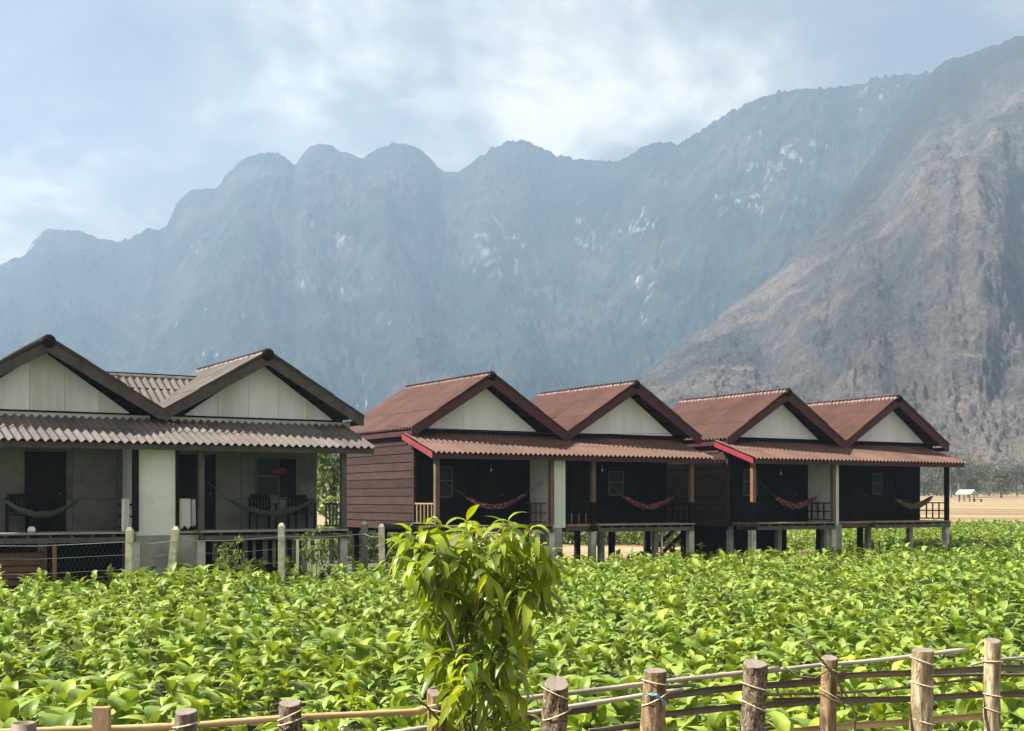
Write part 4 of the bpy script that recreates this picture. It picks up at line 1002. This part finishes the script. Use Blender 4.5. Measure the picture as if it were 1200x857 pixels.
# ------------------------------------------------------------ field hut far right
hp = at(1133, 583, 262); hz = float(gz(hp.x, hp.y))
hut = thing('field_hut', (hp.x, hp.y, hz), 'tiny open hut with a white roof alone on the tan field', 'hut', None, -0.85)
for x in (-1.1, 1.1):
    for y in (-0.9, 0.9): part('post', MB().box((x - .07, y - .07, 0), (x + .07, y + .07, 1.75 if y < 0 else 1.4)), M['dark_wood'], hut)
part('roof', MB().prism([(-1.7, -1.5, 1.62), (-1.7, 0, 2.45), (-1.7, 1.5, 1.45), (-1.7, 1.5, 1.38), (-1.7, 0, 2.36), (-1.7, -1.5, 1.54)], (3.4, 0, 0)), M['hut_roof'], hut)
part('platform', MB().box((-1.3, -1.1, 0.45), (1.3, 1.1, 0.55)), M['grey_wood'], hut)
part('bench', MB().box((1.6, -0.6, 0.4), (3.4, 0.2, 0.48)).box((1.7, -.5, 0), (1.8, 0.1, 0.4)).box((3.2, -.5, 0), (3.3, 0.1, 0.4)), M['dark_wood'], hut)
part('pole', MB().tube([(-1.3, -1.0, 0), (-1.3, -1.0, 3.6)], 0.07, 5), M['wire'], hut)
for (px, D, lab) in ((1184, 60.0, 'thin grey marker stake in the crop near the right edge'), ):
    p_ = at(px, 600, D); g_ = float(gz(p_.x, p_.y)); s_ = part('marker_stake', MB().tube([(0, 0, 0), (0.02, 0, CZ + (HY - 616) / F * D - g_)], 0.045, 6), M['grey_wood'], None); s_.location = (p_.x, p_.y, g_); tag(s_, lab, 'stake')

# ------------------------------------------------------------ post and bamboo fence in front
FN = thing('roadside_fence', (0, 6.6, 0.55), 'rustic fence of short log posts lashed to bamboo rails in the foreground', 'fence')
def fdist(px): a = (px - HX) / F; return 7.1 * 0.965 / (1 - 0.42 * a)    # distance of the fence line at a photo column
def fp(px, py, off=0.0): return at(px, py, fdist(px) + off) - FN.location
POSTS = []
def log_post(px, py, wpx, mat, tilt=0.0, lean=0.0, topz=None, mound=0.12, seed=0):
    D = fdist(px); p = at(px, py, D); r_ = wpx / F * D / 2 * .93; rg = np.random.default_rng(seed + 5)
    zb = 0.35; n = 28; V = []; Fs = []; rows_ = 34
    ph = rg.uniform(0, 6.28, 4)
    for i in range(rows_ + 1):
        f = i / rows_; z = zb + (p.z - zb) * f
        for k in range(n):
            a = 2 * math.pi * k / n
            rr = r_ * (1.10 - 0.10 * f) * (1 + 0.05 * math.sin(3 * a + ph[0] + f * 2) + 0.035 * math.sin(7 * a + ph[1] - f * 3) + mound * .5 * math.sin(f * 9 + ph[2] + a) * math.sin(2 * a + ph[3]) + ((0.30 if mat == 'bark_dark' else 0.2) * float(fbm(np.array([math.cos(a) * 2.2 + seed * 3]), np.array([math.sin(a) * 2.2 + f * (1.2 if mat != 'bark_dark' else 6)]), 3, seed)[0]) + rg.normal(0, .016)) * (1 if i < rows_ else .3))
            V.append((rr * math.cos(a) + lean * (f - 1) * (p.z - zb), rr * math.sin(a), z - p.z + (tilt * r_ * math.sin(a) if i == rows_ else 0)))
    Fs = [(i * n + k, i * n + (k + 1) % n, (i + 1) * n + (k + 1) % n, (i + 1) * n + k) for i in range(rows_) for k in range(n)]
    o = part('fence_post', MB().add(V, Fs), M[mat], FN, True); o.location = Vector((p.x, p.y, p.z)) - FN.location
    top = V[rows_ * n:]; c = MB().add([(0, 0, -0.002)] + [(a * .93, b_ * .93, z + .003) for a, b_, z in top] + [(a, b_, z) for a, b_, z in top], [(0, 1 + k, 1 + (k + 1) % n) for k in range(n)] + [(1 + k, 1 + n + k, 1 + n + (k + 1) % n, 1 + (k + 1) % n) for k in range(n)])
    co = part('cut_top', c, M['cut_wood'], o); POSTS.append((px, D, r_, p))
    return o, r_, p
LOG = [(218, 834, 27, 'bark_grey', .15, .02), (341, 824, 27, 'bark_dark', .2, 0), (514, 810, 29, 'bark_brown', .3, -.02), (652, 801, 30, 'bark_dark', .45, .04), (768, 786, 28, 'bark_brown', .1, .05),
       (884.5, 778, 29, 'bark_dark', .25, .04), (972, 771, 20, 'bark_brown', .2, .03), (1081.5, 762, 26, 'bark_pale', .1, .03), (1163, 751, 19, 'bark_pale', .25, .0), (1262, 742, 22, 'bark_brown', .2, 0), (80 - 190, 850, 26, 'bark_dark', .2, 0)]
def lash(po, r_, z, slant, mat='rope', rad=0.004, turns=1):
    n = 18; m_ = MB(); pts_ = []
    for k in range(n * turns + 1):
        a = 2 * math.pi * k / n; rr = r_ * 1.13 + 0.004
        pts_.append((rr * math.cos(a), rr * math.sin(a), z + slant * math.cos(a) + 0.006 * (k / n)))
    m_.tube(pts_, rad, 4)
    part('lashing', m_, M[mat], po)
for i, (px, py, w_, mt_, ti, le) in enumerate(LOG):
    po, r_, p = log_post(px, py, w_, mt_, ti, le, seed=i)
    u = fdist(px) / F
    sl = {218: ((-16, .012),), 341: ((-14, .03), (-22, .02)), 514: ((-14, .018), (-22, -.015)), 652: ((-12, -.035), (-37, .03)), 768: ((-14, -.015), (-33, .04)), 884.5: ((-27, -.025), (-50, -.035)), 972: ((-13, -.03), (-43, -.035)),
          1081.5: ((-14, -.028), (-41, -.02), (-84, -.022)), 1163: ((-24, 0.0), (-64, -.01), (-82, -.02))}.get(px, ((-20, .01),))
    for dy, s_ in sl: lash(po, r_, dy * u, s_)
    if px == 768:
        b_ = MB(); f_ = lambda dx, dy: (dx * u, -r_ * 1.16 + abs(dx) * u * .15, -dy * u)
        b_.tube([f_(-12, 25), f_(-6, 27), f_(0, 26), f_(6, 32), f_(12, 38), f_(17, 41)], [.007, .008, .008, .006, .005, .003], 5)
        b_.tube([f_(-12, 28), f_(-5, 25), f_(0, 29), f_(5, 31), f_(9, 41)], [.005, .007, .006, .005, .003], 5)
        part('blue_cord', b_, M['blue_rope'], po)
# square plank post and hollow bamboo stub at the left
D = fdist(119); p = at(119, 829, D); w_ = 9.5 / F * D
po = part('plank_post', MB().box((-w_, -0.02, -0.9), (w_, 0.025, 0)), M['tan_wood'], FN); po.location = p - FN.location
D = fdist(28); p = at(28, 847, D); w_ = 14 / F * D
n = 16; V = []
for (rr, z) in ((w_, -0.8), (w_, 0), (w_ * .8, 0.0), (w_ * .78, -0.15)): V += [(rr * math.cos(2 * math.pi * k / n), rr * math.sin(2 * math.pi * k / n), z) for k in range(n)]
po = part('bamboo_stub', MB().add(V, [(i * n + k, i * n + (k + 1) % n, (i + 1) * n + (k + 1) % n, (i + 1) * n + k) for i in range(3) for k in range(n)] + [tuple(range(3 * n, 4 * n))]), M['bamboo_dark'], FN, True); po.location = p - FN.location
def rail(pts_, rpx, mat, off=0.0, split=False, knots=True):
    P_ = [fp(x, y, off) for x, y in pts_]; r_ = rpx / 2 * 7.3 / F
    # resample
    Q_ = []; Rr = []
    tot = sum((b2 - a).length for a, b2 in zip(P_[:-1], P_[1:])); acc = 0; nk = 0
    for a, b2 in zip(P_[:-1], P_[1:]):
        L_ = (b2 - a).length; k = max(2, int(L_ / 0.06))
        for i in range(k):
            f = i / k; s = acc + L_ * f; d = (s % 0.31) / 0.31
            kn = 1.0 + (0.16 if knots and min(d, 1 - d) < 0.07 else 0); Q_.append(a.lerp(b2, f) + Vector((0, 0, 0.004 * math.sin(s * 5)))); Rr.append(r_ * kn * random.uniform(.97, 1.03))
        acc += L_
    Q_.append(P_[-1]); Rr.append(r_)
    if not split: o = part('bamboo_rail', MB().tube(Q_, Rr, 9), M[mat], FN, True)
    else:                # split bamboo: an open half shell facing the road
        m_ = MB(); ns = 6; V = []
        for q_, rr in zip(Q_, Rr):
            for side, k_ in ((1.0, 1), (0.78, -1)):
                for k in range(ns + 1):
                    a = math.pi * (0.0 + k / ns) - math.pi / 2
                    a = a if k_ == 1 else -a
                    V.append((q_.x, q_.y + math.cos(a) * rr * side * .8 - rr * .4, q_.z + math.sin(a) * rr * side))
        w = 2 * (ns + 1)
        Fs = [(i * w + k, i * w + (k + 1) % w, (i + 1) * w + (k + 1) % w, (i + 1) * w + k) for i in range(len(Q_) - 1) for k in range(w)] + [tuple(range(w)), tuple(range((len(Q_) - 1) * w, len(Q_) * w))[::-1]]
        o = part('split_bamboo_rail', m_.add(V, Fs), M[mat], FN)
    return o
rail([(-60, 862), (232, 849), (341, 842), (500, 832)], 7.0, 'bamboo_tan', 0.10)
rail([(470, 838), (545, 828), (652, 813), (768, 801), (884, 786), (912, 783)], 6.0, 'bamboo_grey', 0.13)
rail([(872, 791), (960, 780), (1070, 769), (1133, 762)], 5.5, 'bamboo_grey', 0.13)
rail([(455, 860), (560, 845), (652, 830), (768, 814), (800, 809)], 6.0, 'bamboo_grey', 0.16)
rail([(540, 859), (640, 836), (700, 829)], 9.0, 'bamboo_dark', 0.20, True)
rail([(772, 817), (884, 804), (972, 797), (990, 795)], 8.5, 'bamboo_dark', 0.15, True)
rail([(775, 806), (815, 803)], 4.0, 'bamboo_dark', 0.12)
rail([(940, 796), (1081, 787), (1163, 784), (1290, 781)], 8.0, 'bamboo_dark', 0.16, True)
rail([(772, 838), (884, 827), (972, 820), (985, 819)], 8.0, 'bamboo_dark', 0.15, True)
rail([(905, 822), (972, 821), (1081, 818), (1163, 814), (1290, 811)], 8.0, 'bamboo_dark', 0.17, True)
rail([(890, 815), (975, 813), (1067, 805), (1163, 794), (1168, 793)], 3.6, 'bamboo_dark', 0.14)
rail([(1080, 793), (1163, 791), (1290, 790)], 4.5, 'bamboo_dark', 0.20)
rail([(690, 858), (768, 848), (772, 847)], 7.0, 'bamboo_dark', 0.15)
rail([(925, 858), (1010, 850), (1081, 844), (1160, 839)], 9.0, 'bamboo_tan', 0.15, True)
rail([(1139, 779), (1165, 774), (1290, 764)], 3.6, 'bamboo_grey', 0.14)
rail([(1150, 772), (1200, 775), (1230, 776)], 3.0, 'bamboo_grey', 0.17)
# dry climbing stem twisted over the small post
tw = MB(); D_ = -0.10
for pl_ in ([(940, 742), (955, 765), (968, 780), (982, 800), (996, 822), (1003, 840), (1001, 860)], [(962, 775), (975, 786), (985, 806), (990, 832)], [(918, 781), (935, 793), (955, 795), (975, 783)], [(960, 812), (978, 822), (1000, 826)], [(480, 812), (500, 828), (520, 851), (528, 862)]):
    tw.tube([fp(x, y, D_) for x, y in pl_], [.007] * (len(pl_) - 1) + [.004], 5)
part('dry_vine', tw, M['twig'], FN, True)

# ------------------------------------------------------------ weeds at the fence foot
rg = np.random.default_rng(31); P = []
for i in range(4200):
    px = rg.uniform(820, 1260) if i % 3 else rg.uniform(-60, 1260); D = fdist(px) + rg.uniform(-0.25, 0.95); x = (px - HX) / F * D
    hh = 0.34 if px > 1090 else 0.2
    P.append((x, D, float(gz(x, D)) + rg.uniform(0, hh)))
P = np.array(P); k = len(P); W = leaf_geo(2, 2, 0.34, 0.2, 0.7, 0, 2)
V, Q = batch(W, rotm(rg.uniform(0, 6.28, k), rg.normal(.5, .5, k), rg.normal(0, .5, k)), P, rg.uniform(.03, .09, k))
o = link('roadside_weeds', npmesh('roadside_weeds', V, Q, np.repeat(rg.uniform(0, 1, k), len(W[0])), True), None, M['weed_attr']); tag(o, 'low weeds at the foot of the fence', None, None, 'stuff')

# ------------------------------------------------------------ mango sapling
BD = 6.45; bb_ = at(556, 900, BD); bz = float(gz(bb_.x, bb_.y))
SAP = thing('mango_sapling', (bb_.x, bb_.y, bz), 'leafy young mango tree with drooping leaves standing at the fence, centre of the field', 'tree')
tips = [(495, 616, .9), (474, 626, .8), (466, 640, .7), (520, 634, .7), (548, 624, .6), (571, 622, .9), (592, 634, .7), (628, 622, .9), (612, 640, .6), (640, 644, .8), (650, 655, .7), (505, 645, .4), (535, 652, .4), (562, 648, .6), (588, 660, .5), (612, 664, .5), (636, 668, .6),
        (482, 662, .4), (500, 680, .3), (524, 676, .2), (550, 682, .3), (575, 684, .3), (600, 690, .2), (624, 690, .4), (644, 684, .3), (508, 706, .3), (534, 704, .1), (560, 712, .4), (586, 708, .2), (612, 706, .2), (492, 712, .5), (516, 734, .3), (540, 738, .1), (566, 742, .5),
        (590, 734, .1), (624, 716, .95), (616, 744, 1.0), (502, 756, .4), (528, 764, .2), (552, 772, .3), (578, 764, .2), (598, 764, .3), (520, 790, .4), (545, 796, .4), (604, 786, 1.0), (614, 802, 1.0), (572, 800, .3), (580, 838, 1.0), (548, 826, .5), (596, 822, .6), (545, 700, .2), (575, 664, .3), (520, 660, .3), (488, 640, .5), (600, 622, .5), (532, 720, .2), (556, 754, .2), (584, 784, .3), (512, 692, .2), (622, 676, .3), (530, 808, .6), (590, 806, .5), (610, 836, .7), (538, 846, .7), (512, 770, .5), (560, 822, .5), (574, 852, .7), (520, 828, .7), (556, 790, .5), (594, 772, .6), (536, 770, .4), (606, 850, .8), (546, 612, .8), (600, 612, .8)]
stm = MB(); rg = np.random.default_rng(77)
mains = [[(550, 900), (548, 830), (528, 740), (505, 660), (496, 618)], [(556, 900), (553, 800), (560, 700), (571, 625)], [(560, 900), (566, 800), (600, 700), (628, 625)], [(553, 900), (545, 800), (545, 700), (538, 640)]]
mpts = []
for k, ml in enumerate(mains):
    pl_ = [at(x, y, BD + (k - 1.5) * 0.10 * i / 4) - SAP.location for i, (x, y) in enumerate(ml)]; pl_[0].z = -0.1
    fine_ = []
    for a, b_ in zip(pl_[:-1], pl_[1:]):
        for i in range(5): fine_.append(a.lerp(b_, i / 5) + Vector((rg.normal(0, .004), rg.normal(0, .004), 0)))
    fine_.append(pl_[-1]); stm.tube(fine_, [0.013 - 0.009 * i / len(fine_) for i in range(len(fine_))], 6); mpts += fine_
leaves = []
for (px, py, yl) in tips:
    D = BD + rg.uniform(-.30, .30); tp_ = at(557 + (px - 557) * .90, py - 2, D) - SAP.location
    below = [q for q in mpts if q.z < tp_.z - 0.05] or mpts
    a = min(below, key=lambda q: (q - tp_).length + 0.3 * abs(q.z - (tp_.z - .25)))
    stm.tube([a, a.lerp(tp_, .5) + Vector((0, 0, -.03)), tp_], [.005, .004, .003], 5)
    nl_ = 13 if py < 700 else (12 if py < 740 else 11)
    a0 = rg.uniform(0, 6.28)
    for k in range(nl_):
        f = k / (nl_ - 1); az = a0 + k * 2.4
        el = R(42) - R(85) * f ** .8 + rg.normal(0, .25)
        leaves.append((tp_ + Vector((0, 0, -.07 * f)), az, el, rg.normal(0, .3), rg.uniform(.14, .21) * (0.8 + .2 * f), min(1, max(0, yl * .65 + rg.uniform(-.02, .55)))))
part('stem', stm, M['trunk'], SAP, True)
GL = [leaf_geo(7, 2, 0.27, 0.35, 0.8 + .45 * k, 0.012, k, 0.02) for k in range(4)]
GM = [leaf_mesh('mango_leaf', g, M['mango']) for g in GL]
leaves.sort(key=lambda l: l[0].y + l[4] * 0)
objs = leaves[:290]; mass = leaves[290:]
for i, (p, az, el, ro, ln, ti) in enumerate(objs):
    o = link('leaf', GM[i % 4], SAP); mt = Matrix(rotm(az, el, ro).tolist()).to_4x4() @ Matrix.Diagonal((ln, ln, ln, 1)); mt.translation = p; o.matrix_basis = mt
L = []
for k in range(4):
    sel = [l for i, l in enumerate(mass) if i % 4 == k]
    V, Q = batch(GL[k], rotm(np.array([l[1] for l in sel]), np.array([l[2] for l in sel]), np.array([l[3] for l in sel])), np.array([tuple(l[0]) for l in sel]), np.array([l[4] for l in sel]))
    L.append((V, Q, np.repeat(np.array([l[5] for l in sel]), len(GL[k][0]))))
V, Q, T = merge(L); o = link('leaf_mass', npmesh('leaf_mass', V, Q, T, True), SAP, M['mango_attr']); o['kind'] = 'stuff'

# ------------------------------------------------------------ haze
hb = MB().box((-3050, -40, -1.5), (3050, 2990, 840))
hz_ = link('haze', hb.mesh('haze')); tag(hz_, 'pale blue haze filling the valley', None, None, 'stuff')
m = bpy.data.materials.new('haze_air'); m.use_nodes = True; t = m.node_tree; t.nodes.clear()
pv = N(t, 'ShaderNodeVolumePrincipled'); pv.inputs['Color'].default_value = (0.50, 0.72, 1.0, 1); pv.inputs['Density'].default_value = 0.00036; pv.inputs['Anisotropy'].default_value = 0.25
o_ = N(t, 'ShaderNodeOutputMaterial'); t.links.new(pv.outputs[0], o_.inputs['Volume'])
hz_.data.materials.append(m)
for f_ in GZ[:1, :1]: pass
